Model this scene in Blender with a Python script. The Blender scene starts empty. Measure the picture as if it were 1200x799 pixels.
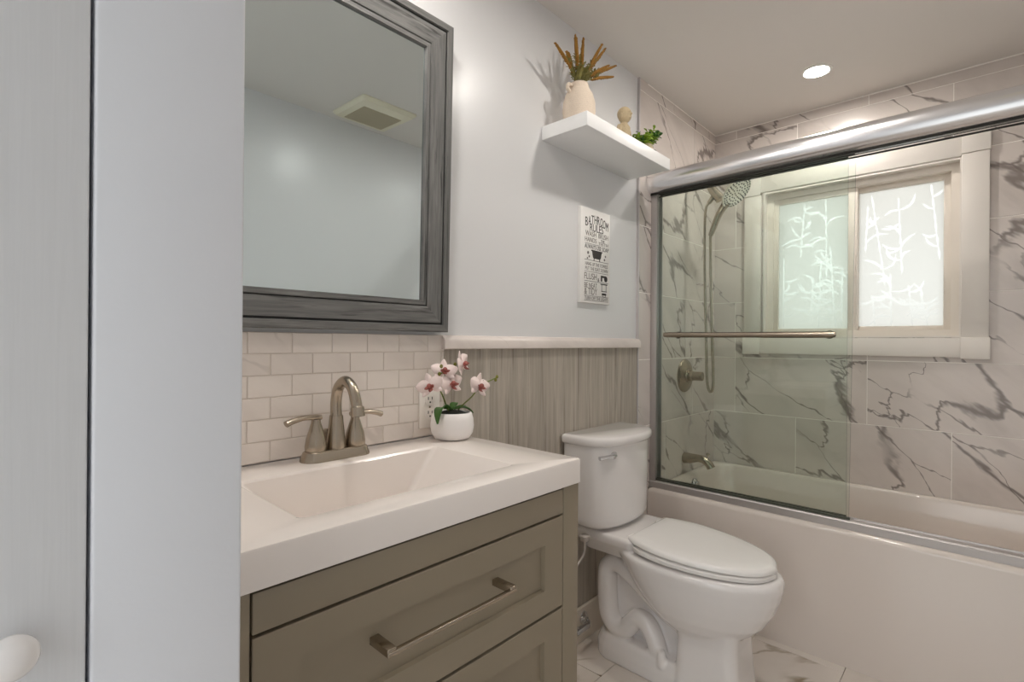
import bpy, bmesh, math, random
from mathutils import Vector, Matrix, noise
PI = math.pi
sc = bpy.context.scene
COL = sc.collection
random.seed(7)

# ---------------------------------------------------------------- camera, world, exposure
cam_d = bpy.data.cameras.new('camera')
cam = bpy.data.objects.new('camera', cam_d)
COL.objects.link(cam)
cam_d.sensor_width = 36.0
cam_d.lens = 594.0 / 1200 * 36.0
cam_d.clip_start = 0.02
YAW, PIT, ROLL = math.radians(46.88), math.radians(0.08), math.radians(0.415)
fw = Vector((math.sin(YAW) * math.cos(PIT), math.cos(YAW) * math.cos(PIT), math.sin(PIT)))
rt = Vector((math.cos(YAW), -math.sin(YAW), 0))
up = rt.cross(fw)
rt2 = math.cos(ROLL) * rt + math.sin(ROLL) * up
up2 = -math.sin(ROLL) * rt + math.cos(ROLL) * up
cam.matrix_world = Matrix(((rt2.x, up2.x, -fw.x, 0), (rt2.y, up2.y, -fw.y, 0), (rt2.z, up2.z, -fw.z, 1.16), (0, 0, 0, 1)))
sc.camera = cam

SKY = 2.5            # daylight through window and doorway
LAMP = 245.0         # radiance of the recessed lamp lenses
EXPOSURE = 0.20
world = bpy.data.worlds.new('world')
sc.world = world
world.use_nodes = True
wn = world.node_tree
wbg = wn.nodes['Background']
wtc = wn.nodes.new('ShaderNodeTexCoord')
wsp = wn.nodes.new('ShaderNodeSeparateXYZ')
wmr = wn.nodes.new('ShaderNodeMapRange')
wmr.inputs[1].default_value = -1.0
wcr = wn.nodes.new('ShaderNodeValToRGB')
wn.links.new(wtc.outputs['Generated'], wsp.inputs[0])
wn.links.new(wsp.outputs['Z'], wmr.inputs[0])
wn.links.new(wmr.outputs[0], wcr.inputs[0])
wn.links.new(wcr.outputs[0], wbg.inputs[0])
STOPS = [(0.0, (0.52, 0.52, 0.50)), (0.49, (0.40, 0.41, 0.40)), (0.515, (0.24, 0.25, 0.25)), (0.55, (0.75, 0.80, 0.80)), (0.62, (0.97, 0.99, 1.0)), (1.0, (0.88, 0.94, 1.0))]
for k, (p_, c_) in enumerate(STOPS):
    e_ = wcr.color_ramp.elements[k] if k < 2 else wcr.color_ramp.elements.new(p_)
    e_.position = p_
    e_.color = c_ + (1,)
for k, (p_, c_) in enumerate(STOPS):
    wcr.color_ramp.elements[k].position = p_
    wcr.color_ramp.elements[k].color = c_ + (1,)
wbg.inputs[1].default_value = SKY
sc.view_settings.view_transform = 'Standard'
sc.view_settings.look = 'None'
sc.view_settings.gamma = 1.0
sc.view_settings.use_curve_mapping = False
sc.view_settings.exposure = EXPOSURE
try:
    sc.cycles.use_denoising = True
    sc.cycles.max_bounces = 14
    sc.cycles.diffuse_bounces = 7
    sc.cycles.glossy_bounces = 6
    sc.cycles.transmission_bounces = 10
    sc.cycles.transparent_max_bounces = 24
    sc.cycles.sample_clamp_indirect = 6.0
    sc.cycles.blur_glossy = 0.5
    sc.cycles.caustics_refractive = False
except Exception:
    pass

# ---------------------------------------------------------------- materials
def lin(c):
    c = [v / 255.0 for v in c]
    return tuple(v / 12.92 if v <= 0.04045 else ((v + 0.055) / 1.055) ** 2.4 for v in c) + (1,)

class NT:
    def __init__(s, name):
        s.m = bpy.data.materials.new(name)
        s.m.use_nodes = True
        s.t = s.m.node_tree
        s.b = s.t.nodes['Principled BSDF']
        s.out = s.t.nodes['Material Output']
    def n(s, typ, **kw):
        nd = s.t.nodes.new(typ)
        for k, v in kw.items():
            setattr(nd, k, v)
        return nd
    def l(s, a, b):
        s.t.links.new(a, b)
    def mapping(s, src, rot=(0, 0, 0), scale=(1, 1, 1), loc=(0, 0, 0)):
        m = s.n('ShaderNodeMapping')
        m.inputs['Rotation'].default_value = rot
        m.inputs['Scale'].default_value = scale
        m.inputs['Location'].default_value = loc
        s.l(src, m.inputs['Vector'])
        return m.outputs[0]
    def noise(s, src, scale, detail=2, rough=0.5, dist=0.0):
        n = s.n('ShaderNodeTexNoise')
        n.inputs['Scale'].default_value = scale
        n.inputs['Detail'].default_value = detail
        n.inputs['Roughness'].default_value = rough
        n.inputs['Distortion'].default_value = dist
        s.l(src, n.inputs['Vector'])
        return n.outputs['Fac']
    def rng(s, src, a, b, c=0.0, d=1.0):
        n = s.n('ShaderNodeMapRange')
        n.interpolation_type = 'SMOOTHSTEP'
        for i, v in enumerate((a, b, c, d)):
            n.inputs[1 + i].default_value = v
        s.l(src, n.inputs[0])
        return n.outputs[0]
    def math(s, op, a, b=None):
        n = s.n('ShaderNodeMath', operation=op)
        for i, v in enumerate((a, b)):
            if v is None:
                continue
            if isinstance(v, (int, float)):
                n.inputs[i].default_value = v
            else:
                s.l(v, n.inputs[i])
        return n.outputs[0]
    def mix(s, fac, a, b):
        n = s.n('ShaderNodeMix', data_type='RGBA')
        for i, v in ((0, fac), (6, a), (7, b)):
            if isinstance(v, (int, float)):
                n.inputs[i].default_value = v
            elif isinstance(v, tuple):
                n.inputs[i].default_value = v
            else:
                s.l(v, n.inputs[i])
        return n.outputs[2]
    def bump(s, h, strength, dist=0.002):
        n = s.n('ShaderNodeBump')
        n.inputs['Strength'].default_value = strength
        n.inputs['Distance'].default_value = dist
        s.l(h, n.inputs['Height'])
        s.l(n.outputs[0], s.b.inputs['Normal'])

def plain(name, rgb, rough=0.5, metal=0.0, spec=None, coat=0.0, var=0.0, bump=0.0, scale=30, emit=None):
    t = NT(name)
    b = t.b
    b.inputs['Base Color'].default_value = lin(rgb)
    b.inputs['Roughness'].default_value = rough
    b.inputs['Metallic'].default_value = metal
    if spec is not None:
        b.inputs['Specular IOR Level'].default_value = spec
    if coat:
        b.inputs['Coat Weight'].default_value = coat
        b.inputs['Coat Roughness'].default_value = 0.06
    if var or bump:
        co = t.n('ShaderNodeTexCoord').outputs['Object']
        f = t.noise(co, scale, 4, 0.6)
        if var:
            dk = tuple(max(0, int(v * (1 - var))) for v in rgb)
            t.l(t.mix(f, lin(dk), lin(tuple(min(255, int(v * (1 + var * 0.6))) for v in rgb))), b.inputs['Base Color'])
        if bump:
            t.bump(f, bump)
    if emit:
        b.inputs['Emission Color'].default_value = (1, 0.945, 0.875, 1)
        b.inputs['Emission Strength'].default_value = emit
    return t.m

def marble(name, base, cloud, vein, big=1.0, rough=0.22, ang=40, s1=1.5, wid=0.02, amt=0.85, fine=0.5, cov=0.5):
    t = NT(name)
    uv = t.n('ShaderNodeUVMap').outputs[0]
    r = t.mapping(uv, rot=(0, 0, math.radians(ang)))
    v = t.mapping(r, scale=(0.36, 1.0, 1.0))
    def cracks(loc, sc_, wmin, wmax, warp):
        p = t.mapping(v, loc=loc)
        nz = t.n('ShaderNodeTexNoise')
        nz.inputs['Scale'].default_value = 3.2
        nz.inputs['Detail'].default_value = 5
        nz.inputs['Roughness'].default_value = 0.62
        t.l(p, nz.inputs['Vector'])
        vm = t.n('ShaderNodeVectorMath', operation='MULTIPLY_ADD')
        vm.inputs[1].default_value = (warp, warp, 0)
        t.l(nz.outputs['Color'], vm.inputs[0])
        t.l(p, vm.inputs[2])
        vo = t.n('ShaderNodeTexVoronoi', feature='DISTANCE_TO_EDGE')
        vo.voronoi_dimensions = '2D'
        vo.inputs['Scale'].default_value = sc_
        t.l(vm.outputs[0], vo.inputs['Vector'])
        wd = t.rng(t.noise(t.mapping(uv, loc=loc), 4.5, 3), 0.35, 0.72, wmin, wmax)
        q = t.math('DIVIDE', vo.outputs['Distance'], wd)
        return t.rng(q, 0.1, 1.1, 1.0, 0.0)
    rid = cracks((0, 0, 0), s1, wid * 0.15, wid, 0.30)
    msk = t.rng(t.noise(t.mapping(uv, loc=(3.1, 1.7, 0)), 2.3, 2), cov - 0.04, cov + 0.10)
    rid2 = cracks((7, 2, 0), s1 * 2.0, wid * 0.16, wid * 0.6, 0.24)
    msk2 = t.rng(t.noise(t.mapping(uv, loc=(9.3, 4.7, 0)), 3.0, 2), cov, cov + 0.14)
    cl = t.rng(t.noise(v, s1 * 1.6, 5, 0.6, 0.4), 0.42, 0.72)
    c = t.mix(t.math('MULTIPLY', cl, 0.75), lin(base), lin(cloud))
    c = t.mix(t.math('MULTIPLY', t.math('MULTIPLY', rid2, msk2), fine), c, lin(vein))
    c = t.mix(t.math('MULTIPLY', t.math('MULTIPLY', rid, msk), amt), c, lin(vein))
    t.l(c, t.b.inputs['Base Color'])
    t.b.inputs['Roughness'].default_value = rough
    return t.m

def wood(name, c1, c2, c3, along='v', sx=70, sy=4, rough=0.55, streak=0.5, bump=0.15):
    t = NT(name)
    uv = t.n('ShaderNodeUVMap').outputs[0]
    sca = (sx, sy, 1) if along == 'v' else (sy, sx, 1)
    v = t.mapping(uv, scale=sca)
    n1 = t.noise(v, 1.0, 6, 0.65, 0.6)
    sc2 = tuple(q * 0.16 for q in sca)
    n2 = t.noise(t.mapping(uv, scale=sc2, loc=(5, 3, 0)), 1.0, 3, 0.5, 1.2)
    n3 = t.noise(t.mapping(uv, scale=tuple(q * 0.55 for q in sca), loc=(2, 9, 0)), 1.0, 4, 0.6, 0.5)
    c = t.mix(t.rng(n1, 0.3, 0.7), lin(c1), lin(c2))
    c = t.mix(t.math('MULTIPLY', t.rng(n2, 0.35, 0.7), 0.55), c, lin(c2))
    c = t.mix(t.math('MULTIPLY', t.rng(n3, 0.55, 0.68), streak), c, lin(c3))
    t.l(c, t.b.inputs['Base Color'])
    t.b.inputs['Roughness'].default_value = rough
    if bump:
        t.bump(n1, bump, 0.001)
    return t.m

def glass_mat(name, tint, refl=1.0):
    t = NT(name)
    tr = t.n('ShaderNodeBsdfTransparent')
    tr.inputs[0].default_value = tint
    gl = t.n('ShaderNodeBsdfGlossy')
    gl.inputs['Roughness'].default_value = 0.02
    fr = t.n('ShaderNodeFresnel')
    fr.inputs[0].default_value = 1.45
    mx = t.n('ShaderNodeMixShader')
    t.l(t.math('MULTIPLY', fr.outputs[0], refl), mx.inputs[0])
    t.l(tr.outputs[0], mx.inputs[1])
    t.l(gl.outputs[0], mx.inputs[2])
    t.l(mx.outputs[0], t.out.inputs[0])
    return t.m

def film_mat(name, tint, trans):
    t = NT(name)
    tl = t.n('ShaderNodeBsdfTranslucent')
    co = t.n('ShaderNodeTexCoord').outputs['Object']
    f = t.noise(co, 260, 2)
    t.l(t.mix(f, tuple(v * 0.96 for v in tint) + (1,), tuple(tint) + (1,)), tl.inputs[0])
    tr = t.n('ShaderNodeBsdfTransparent')
    tr.inputs[0].default_value = (0.95, 0.97, 0.95, 1)
    gl = t.n('ShaderNodeBsdfGlossy')
    gl.inputs['Roughness'].default_value = 0.25
    mx = t.n('ShaderNodeMixShader')
    mx.inputs[0].default_value = trans
    t.l(tl.outputs[0], mx.inputs[1])
    t.l(tr.outputs[0], mx.inputs[2])
    m2 = t.n('ShaderNodeMixShader')
    m2.inputs[0].default_value = 0.04
    t.l(mx.outputs[0], m2.inputs[1])
    t.l(gl.outputs[0], m2.inputs[2])
    t.l(m2.outputs[0], t.out.inputs[0])
    return t.m

M = {}
M['wall'] = plain('wall_paint', (222, 222, 223), 0.30, bump=0.06, scale=160)
M['closet_paint'] = plain('closet_paint', (222, 224, 229), 0.42, bump=0.10, scale=120)
M['ceiling'] = plain('ceiling_paint', (222, 217, 212), 0.6, bump=0.05, scale=90)
M['tile'] = marble('marble_tile', (218, 209, 203), (190, 181, 175), (120, 110, 106), s1=2.0, wid=0.046, amt=0.85, fine=0.8, cov=0.37)
M['floor_tile'] = marble('floor_marble_tile', (222, 214, 206), (208, 198, 188), (128, 110, 76), s1=1.3, wid=0.07, rough=0.18, fine=0.5, cov=0.44)
M['grout'] = plain('grout', (244, 239, 233), 0.85)
M['floor_grout'] = plain('floor_grout', (176, 166, 156), 0.9)
M['subway'] = marble('subway_tile', (231, 222, 214), (219, 209, 201), (190, 180, 172), s1=4.0, wid=0.08, rough=0.25, amt=0.5, fine=0.2, cov=0.56)
M['subway_grout'] = plain('subway_grout', (214, 203, 193), 0.9)
M['vinyl'] = wood('grey_vinyl_plank', (196, 187, 175), (164, 155, 143), (124, 114, 103), 'v', 62, 2.6, 0.5, 0.7, 0.08)
M['frame_wood'] = wood('weathered_grey_wood', (128, 127, 125), (92, 92, 90), (40, 38, 37), 'u', 110, 6, 0.6, 0.85, 0.25)
M['groove_edge_shade'] = plain('groove_edge_shade', (28, 29, 30), 0.7)  # near-black colour for shade in the mirror frame's recesses
M['mirror'] = plain('mirror_glass', (226, 237, 239), 0.0, 1.0)
M['cap'] = marble('marble_cap', (222, 212, 206), (204, 194, 188), (150, 138, 132), s1=4.0, wid=0.10, rough=0.3, amt=0.6)
M['ceramic'] = plain('white_ceramic', (232, 228, 226), 0.08, coat=0.3)
M['cultured'] = plain('cultured_marble_white', (238, 230, 224), 0.14, coat=0.2)
M['tub'] = plain('tub_enamel', (221, 211, 203), 0.14, coat=0.2)
M['apron'] = M['tub']
M['seat'] = plain('white_seat_plastic', (240, 237, 234), 0.16)
M['cabinet'] = plain('taupe_cabinet_paint', (142, 130, 111), 0.42, bump=0.03, scale=60)
M['dark'] = plain('gap_shade', (30, 26, 22), 0.8)
M['nickel'] = plain('brushed_nickel', (176, 164, 148), 0.27, 1.0)
M['chrome'] = plain('chrome', (220, 220, 222), 0.09, 1.0)
M['satin_alu'] = plain('polished_aluminium', (240, 240, 243), 0.24, 1.0)
M['track_alu'] = plain('satin_aluminium', (192, 187, 185), 0.45, 0.75)
M['channel'] = plain('dark_channel', (62, 60, 56), 0.5, 0.6)
M['glass'] = glass_mat('green_tinted_glass', (0.955, 0.981, 0.962, 1), 0.9)
M['glass_rim'] = plain('dark_green_glass_edge', (70, 84, 74), 0.2)
M['glass_edge'] = plain('glass_seal', (74, 76, 66), 0.3)
M['trim'] = plain('white_trim_paint', (232, 226, 219), 0.35)
M['edge_strip'] = plain('grey_edge_strip', (196, 190, 190), 0.35, 0.3)
M['vinyl_window'] = plain('white_window_vinyl', (232, 224, 214), 0.35)
M['film'] = film_mat('frosted_film', (0.50, 0.49, 0.455), 0.03)
M['film_clear'] = film_mat('clear_bamboo_film', (0.50, 0.49, 0.455), 0.22)
M['shelf'] = plain('white_shelf', (240, 240, 240), 0.35)
M['canvas'] = plain('white_canvas', (234, 232, 229), 0.6)
M['ink'] = plain('dark_ink', (52, 48, 46), 0.7)
M['ink_grey'] = plain('grey_ink', (120, 114, 110), 0.7)
M['vase'] = plain('woven_cream', (224, 208, 190), 0.85, var=0.08, bump=0.5, scale=220)
M['plume'] = plain('ochre_plume', (150, 108, 40), 0.9, var=0.3, bump=0.8, scale=420)
M['sage'] = plain('dry_sage_leaf', (128, 122, 66), 0.8, var=0.3, scale=90)
M['stone'] = plain('tan_stone', (190, 172, 140), 0.8, var=0.12, bump=0.4, scale=90)
M['leaf'] = plain('green_leaf', (62, 104, 40), 0.45, var=0.2, scale=60)
M['leaf_bright'] = plain('bright_leaf', (140, 172, 54), 0.5, var=0.3, scale=80)
M['petal'] = plain('orchid_petal', (244, 226, 222), 0.55, var=0.05, scale=60)
M['lip'] = plain('orchid_lip', (158, 86, 78), 0.5, var=0.35, scale=200)
M['stem'] = plain('green_stem', (104, 116, 46), 0.5)
M['bud'] = plain('olive_bud', (120, 118, 44), 0.5)
M['soil'] = plain('dark_moss', (26, 30, 24), 0.9, bump=0.8, scale=150)
M['pot'] = plain('matte_white_pot', (242, 238, 236), 0.35)
M['planter'] = plain('tan_planter', (216, 200, 170), 0.7, var=0.1, scale=50)
M['outlet'] = plain('white_outlet_plastic', (240, 234, 226), 0.3)
M['slot'] = plain('black_slot', (20, 20, 20), 0.6)
M['vent'] = plain('ivory_vent_plastic', (232, 226, 204), 0.45)
M['vent_grille'] = plain('ivory_vent_grille', (196, 186, 162), 0.6)
M['lens'] = plain('lamp_lens', (255, 255, 255), 0.5, emit=LAMP)
M['lamp_trim'] = plain('lamp_trim_white', (240, 238, 234), 0.4)
M['door'] = wood('white_painted_woodgrain', (220, 222, 225), (216, 218, 221), (211, 213, 215), 'v', 300, 8, 0.45, 0.3, 0.10)
M['baseboard'] = plain('cream_baseboard_paint', (226, 216, 202), 0.4)
M['hose'] = plain('grey_supply_hose', (190, 184, 178), 0.35, 0.5)
M['nozzle'] = plain('dark_nozzle', (40, 38, 34), 0.5)
M['face'] = plain('shower_face_chrome', (226, 220, 206), 0.3, 0.6)

# ---------------------------------------------------------------- mesh helpers
def nb():
    return bmesh.new()

def box(bm, x0, x1, y0, y1, z0, z1, bev=0.0, seg=2, mi=0):
    r = bmesh.ops.create_cube(bm, size=1)
    vs = r['verts']
    for v in vs:
        v.co = Vector(((x0 + x1) / 2 + v.co.x * (x1 - x0), (y0 + y1) / 2 + v.co.y * (y1 - y0), (z0 + z1) / 2 + v.co.z * (z1 - z0)))
    fs = {f for v in vs for f in v.link_faces}
    for f in fs:
        f.material_index = mi
    if bev:
        es = {e for v in vs for e in v.link_edges}
        bmesh.ops.bevel(bm, geom=list(es), offset=bev, segments=seg, affect='EDGES', profile=0.5)
    return bm

def loft(bm, rings, cap0=True, cap1=True, closed=True, mi=0):
    vr = [[bm.verts.new(p) for p in r] for r in rings]
    n = len(vr[0])
    for a, b in zip(vr, vr[1:]):
        for i in range(n if closed else n - 1):
            j = (i + 1) % n
            try:
                f = bm.faces.new((a[i], a[j], b[j], b[i]))
                f.material_index = mi
            except ValueError:
                pass
    if cap0:
        bm.faces.new(list(reversed(vr[0]))).material_index = mi
    if cap1:
        bm.faces.new(vr[-1]).material_index = mi
    return vr

def frame_for(d):
    d = d.normalized()
    a = Vector((0, 0, 1)) if abs(d.z) < 0.9 else Vector((1, 0, 0))
    u = d.cross(a).normalized()
    return u, d.cross(u).normalized()

def smooth_path(pts, sub=6):
    pts = [Vector(p) for p in pts]
    out = []
    n = len(pts)
    for i in range(n - 1):
        p0 = pts[max(i - 1, 0)]; p1 = pts[i]; p2 = pts[i + 1]; p3 = pts[min(i + 2, n - 1)]
        for k in range(sub):
            t = k / sub
            out.append(0.5 * ((2 * p1) + (p2 - p0) * t + (2 * p0 - 5 * p1 + 4 * p2 - p3) * t * t + (3 * p1 - p0 - 3 * p2 + p3) * t ** 3))
    out.append(pts[-1])
    return out

def tube(bm, pts, rad, seg=12, sub=6, cap=True, flat=None, mi=0):
    """swept tube; rad is a number or a list (one per control point)"""
    ctrl = [Vector(p) for p in pts]
    path = smooth_path(ctrl, sub) if sub > 1 else ctrl
    n = len(path)
    def rr(i):
        if isinstance(rad, (int, float)):
            return rad
        f = i / (n - 1) * (len(rad) - 1)
        k = min(int(f), len(rad) - 2)
        return rad[k] + (rad[k + 1] - rad[k]) * (f - k)
    rings = []
    u = None
    for i, p in enumerate(path):
        d = (path[min(i + 1, n - 1)] - path[max(i - 1, 0)]).normalized()
        if u is None:
            u, w = frame_for(d)
        else:
            u = (u - d * u.dot(d)).normalized()
            w = d.cross(u)
        r = rr(i)
        fl = flat or 1.0
        rings.append([p + (u * math.cos(a) * r + w * math.sin(a) * r * fl) for a in [2 * PI * k / seg for k in range(seg)]])
    loft(bm, rings, cap, cap, mi=mi)
    return bm

def lathe(bm, prof, org, axis=(0, 0, 1), seg=28, mi=0):
    """prof: list of (radius, height) along axis from org"""
    ax = Vector(axis).normalized()
    u, w = frame_for(ax)
    org = Vector(org)
    rings = []
    for r, h in prof:
        r = max(r, 1e-5)
        rings.append([org + ax * h + (u * math.cos(a) + w * math.sin(a)) * r for a in [2 * PI * k / seg for k in range(seg)]])
    loft(bm, rings, True, True, mi=mi)
    return bm

def ball(bm, c, r, seg=14, ring=9, mi=0):
    c = Vector(c)
    if isinstance(r, (int, float)):
        r = (r, r, r)
    res = bmesh.ops.create_uvsphere(bm, u_segments=seg, v_segments=ring, radius=1)
    for v in res['verts']:
        v.co = Vector((c.x + v.co.x * r[0], c.y + v.co.y * r[1], c.z + v.co.z * r[2]))
    for f in {f for v in res['verts'] for f in v.link_faces}:
        f.material_index = mi
    return bm

def leaf(bm, base, tip, width, bend=0.0, side=None, n=7, thick=0.0008, tipw=0.0, cup=0.0):
    """a thin leaf blade with its own thickness from base to tip"""
    base = Vector(base); tip = Vector(tip)
    d = tip - base
    L = d.length
    d.normalize()
    s = Vector(side) if side is not None else d.cross(Vector((0, 0, 1)))
    if s.length < 1e-4:
        s = d.cross(Vector((1, 0, 0)))
    s = (s - d * s.dot(d)).normalized()
    nrm = s.cross(d).normalized()
    top, bot = [], []
    for i in range(n + 1):
        t = i / n
        w = width * (math.sin(PI * min(1, t * 0.93 + 0.04)) ** 0.75) * (1 - 0.25 * t) + 0.0004
        c = base + d * L * t + nrm * bend * math.sin(PI * t) * L
        row = [c - s * w / 2 + nrm * cup * w, c, c + s * w / 2 + nrm * cup * w]
        top.append([bm.verts.new(p + nrm * thick) for p in row])
        bot.append([bm.verts.new(p - nrm * thick) for p in row])
    for i in range(n):
        for j in range(2):
            bm.faces.new((top[i][j], top[i][j + 1], top[i + 1][j + 1], top[i + 1][j]))
            bm.faces.new((bot[i][j + 1], bot[i][j], bot[i + 1][j], bot[i + 1][j + 1]))
        bm.faces.new((top[i][0], top[i + 1][0], bot[i + 1][0], bot[i][0]))
        bm.faces.new((top[i + 1][2], top[i][2], bot[i][2], bot[i + 1][2]))
    bm.faces.new((top[0][1], top[0][0], bot[0][0], bot[0][1]))
    bm.faces.new((top[0][2], top[0][1], bot[0][1], bot[0][2]))
    bm.faces.new((top[n][0], top[n][1], bot[n][1], bot[n][0]))
    bm.faces.new((top[n][1], top[n][2], bot[n][2], bot[n][1]))
    return bm

def rrect(cx, cy, hx, hy, r, z, n=5):
    pts = []
    for sx, sy, a0 in ((1, 1, 0), (-1, 1, PI / 2), (-1, -1, PI), (1, -1, 1.5 * PI)):
        for k in range(n + 1):
            a = a0 + PI / 2 * k / n
            pts.append(Vector((cx + sx * (hx - r) + r * math.cos(a), cy + sy * (hy - r) + r * math.sin(a), z)))
    return pts

def tiles(bm, org, U, V, rects, th=0.004, ch=0.0012, mi=0, seed=1, off=None):
    """bevelled tiles standing off a plane; each has its own random UV offset (metres)"""
    rnd = random.Random(seed)
    uvl = bm.loops.layers.uv.verify()
    org = Vector(org); U = Vector(U); V = Vector(V); N = U.cross(V)
    for (u0, u1, v0, v1) in rects:
        ou, ov = rnd.uniform(0, 40), rnd.uniform(0, 40)
        if off is not None:
            ou, ov = off
        base = [(u0, v0), (u1, v0), (u1, v1), (u0, v1)]
        ins = [(u0 + ch, v0 + ch), (u1 - ch, v0 + ch), (u1 - ch, v1 - ch), (u0 + ch, v1 - ch)]
        a = [bm.verts.new(org + U * u + V * v) for u, v in base]
        b = [bm.verts.new(org + U * u + V * v + N * (th - ch)) for u, v in base]
        c = [bm.verts.new(org + U * u + V * v + N * th) for u, v in ins]
        fs = [bm.faces.new(c)]
        for i in range(4):
            j = (i + 1) % 4
            fs.append(bm.faces.new((a[i], a[j], b[j], b[i])))
            fs.append(bm.faces.new((b[i], b[j], c[j], c[i])))
        for f in fs:
            f.material_index = mi
            for lp in f.loops:
                q = lp.vert.co - org
                lp[uvl].uv = (q.dot(U) + ou, q.dot(V) + ov)
    return bm

def rootloc(o):
    while o.parent is not None:
        o = o.parent
    return o.location.copy()

def obj(name, bm, mat, parent=None, loc=None, smooth=True, ang=38, local=False, label=None):
    me = bpy.data.meshes.new(name)
    if not local:
        sh = rootloc(parent) if parent is not None else (Vector(loc) if loc is not None else None)
        if sh is not None and sh.length > 0:
            bmesh.ops.translate(bm, verts=bm.verts, vec=-sh)
    bmesh.ops.recalc_face_normals(bm, faces=bm.faces)
    bm.to_mesh(me)
    bm.free()
    for m in (mat if isinstance(mat, (list, tuple)) else [mat]):
        me.materials.append(m)
    if smooth:
        me.polygons.foreach_set('use_smooth', [True] * len(me.polygons))
        me.set_sharp_from_angle(angle=math.radians(ang))
    o = bpy.data.objects.new(name, me)
    COL.objects.link(o)
    if parent is not None:
        o.parent = parent
    elif loc is not None:
        o.location = loc
    if label:
        o['label'] = label
    return o

def tag(o, label, cat, group=None):
    o['label'] = label
    o['category'] = cat
    if group:
        o['group'] = group
    return o

def thing(name, label, cat, loc=(0, 0, 0), group=None):
    o = bpy.data.objects.new(name, None)
    o.empty_display_size = 0.05
    COL.objects.link(o)
    o.location = loc
    return tag(o, label, cat, group)

def struct(name, bm=None, mat=None, label=None, **kw):
    if bm is None:
        o = bpy.data.objects.new(name, None)
        COL.objects.link(o)
    else:
        o = obj(name, bm, mat, **kw)
    o['kind'] = 'structure'
    if label:
        o['label'] = label
    return o

def remesh(bm, vox, smooth_it=6):
    """fuse overlapping closed shapes into one continuous skin"""
    me = bpy.data.meshes.new('tmp')
    bmesh.ops.recalc_face_normals(bm, faces=bm.faces)
    bm.to_mesh(me)
    bm.free()
    o = bpy.data.objects.new('tmp', me)
    COL.objects.link(o)
    md = o.modifiers.new('r', 'REMESH')
    md.mode = 'VOXEL'
    md.voxel_size = vox
    m2 = o.modifiers.new('s', 'SMOOTH')
    m2.iterations = smooth_it
    m2.factor = 0.5
    dg = bpy.context.evaluated_depsgraph_get()
    me2 = bpy.data.meshes.new_from_object(o.evaluated_get(dg))
    b2 = bmesh.new()
    b2.from_mesh(me2)
    bpy.data.objects.remove(o)
    bpy.data.meshes.remove(me)
    bpy.data.meshes.remove(me2)
    return b2

def text_bm(s, size, depth=0.0004, space=1.0):
    cu = bpy.data.curves.new('t', 'FONT')
    cu.body = s
    cu.size = size
    cu.extrude = depth
    cu.align_x = 'CENTER'
    cu.space_character = space
    o = bpy.data.objects.new('t', cu)
    COL.objects.link(o)
    dg = bpy.context.evaluated_depsgraph_get()
    me = bpy.data.meshes.new_from_object(o.evaluated_get(dg))
    b = bmesh.new()
    b.from_mesh(me)
    bpy.data.objects.remove(o)
    bpy.data.curves.remove(cu)
    bpy.data.meshes.remove(me)
    return b

def merge(dst, src, mat=None):
    if mat is not None:
        bmesh.ops.transform(src, matrix=mat, verts=src.verts)
    me = bpy.data.meshes.new('m')
    src.to_mesh(me)
    src.free()
    dst.from_mesh(me)
    bpy.data.meshes.remove(me)
    return dst

# ---------------------------------------------------------------- room shell
WA, WX, CZ, WF = 1.16, 2.94, 2.36, -0.455      # back wall y, window wall x, ceiling z, front wall y
ENT = -0.80                                     # entry wall x
TX0 = 2.067                                     # where the tiled shower surround starts
TY = 1.150                                      # tile face on back wall

bm = nb(); box(bm, ENT - 0.1, WX + 0.12, WF - 0.1, WA + 0.1, -0.12, -0.006)
struct('floor_slab', bm, M['floor_grout'], smooth=False)
bm = nb()
rects = []
for iy in range(-2, 5):
    for ix in range(-3, 8):
        u0 = -0.02 + ix * 0.61 + (0.305 if iy % 2 else 0)
        v0 = 0.06 + iy * 0.305
        u1, v1 = u0 + 0.608, v0 + 0.303
        u0, u1, v0, v1 = max(u0, ENT), min(u1, 2.35), max(v0, WF), min(v1, WA)
        if u1 - u0 > 0.02 and v1 - v0 > 0.02:
            rects.append((u0, u1, v0, v1))
tiles(bm, (0, 0, -0.006), (1, 0, 0), (0, 1, 0), rects, 0.006, 0.0008, seed=5)
struct('floor', bm, M['floor_tile'], 'white marble-look floor tiles with tan veins', smooth=False)
bm = nb(); box(bm, ENT - 0.1, WX + 0.12, WF - 0.1, WA + 0.1, CZ, CZ + 0.1)
struct('ceiling', bm, M['ceiling'], 'smooth off-white bathroom ceiling', smooth=False)
bm = nb(); box(bm, 0.12, WX + 0.12, WA, WA + 0.1, 0, CZ)
struct('wall_back', bm, M['wall'], 'pale blue-grey painted wall behind vanity and toilet', smooth=False)
bm = nb(); box(bm, ENT - 0.1, WX + 0.12, WF - 0.1, WF, 0, CZ)
struct('wall_front', bm, M['wall'], 'pale painted wall seen in the mirror', smooth=False)
# entry wall with an open doorway letting daylight in from the hall
bm = nb()
box(bm, ENT - 0.1, ENT, WF, -0.40, 0, CZ); box(bm, ENT - 0.1, ENT, 0.44, 0.56, 0, CZ); box(bm, ENT - 0.1, ENT, -0.40, 0.44, 2.05, CZ)
struct('wall_entry', bm, M['wall'], smooth=False)

# window wall: four blocks around the window opening
WY0, WY1, WZ0, WZ1 = 0.080, 0.885, 1.192, 1.975
bm = nb()
for (a, b, c, d) in ((WF, WY0, 0, CZ), (WY1, WA, 0, CZ), (WY0, WY1, 0, WZ0), (WY0, WY1, WZ1, CZ)):
    box(bm, WX + 0.0012, WX + 0.12, a, b, c, d)
struct('wall_right', bm, M['grout'], smooth=False)

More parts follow.
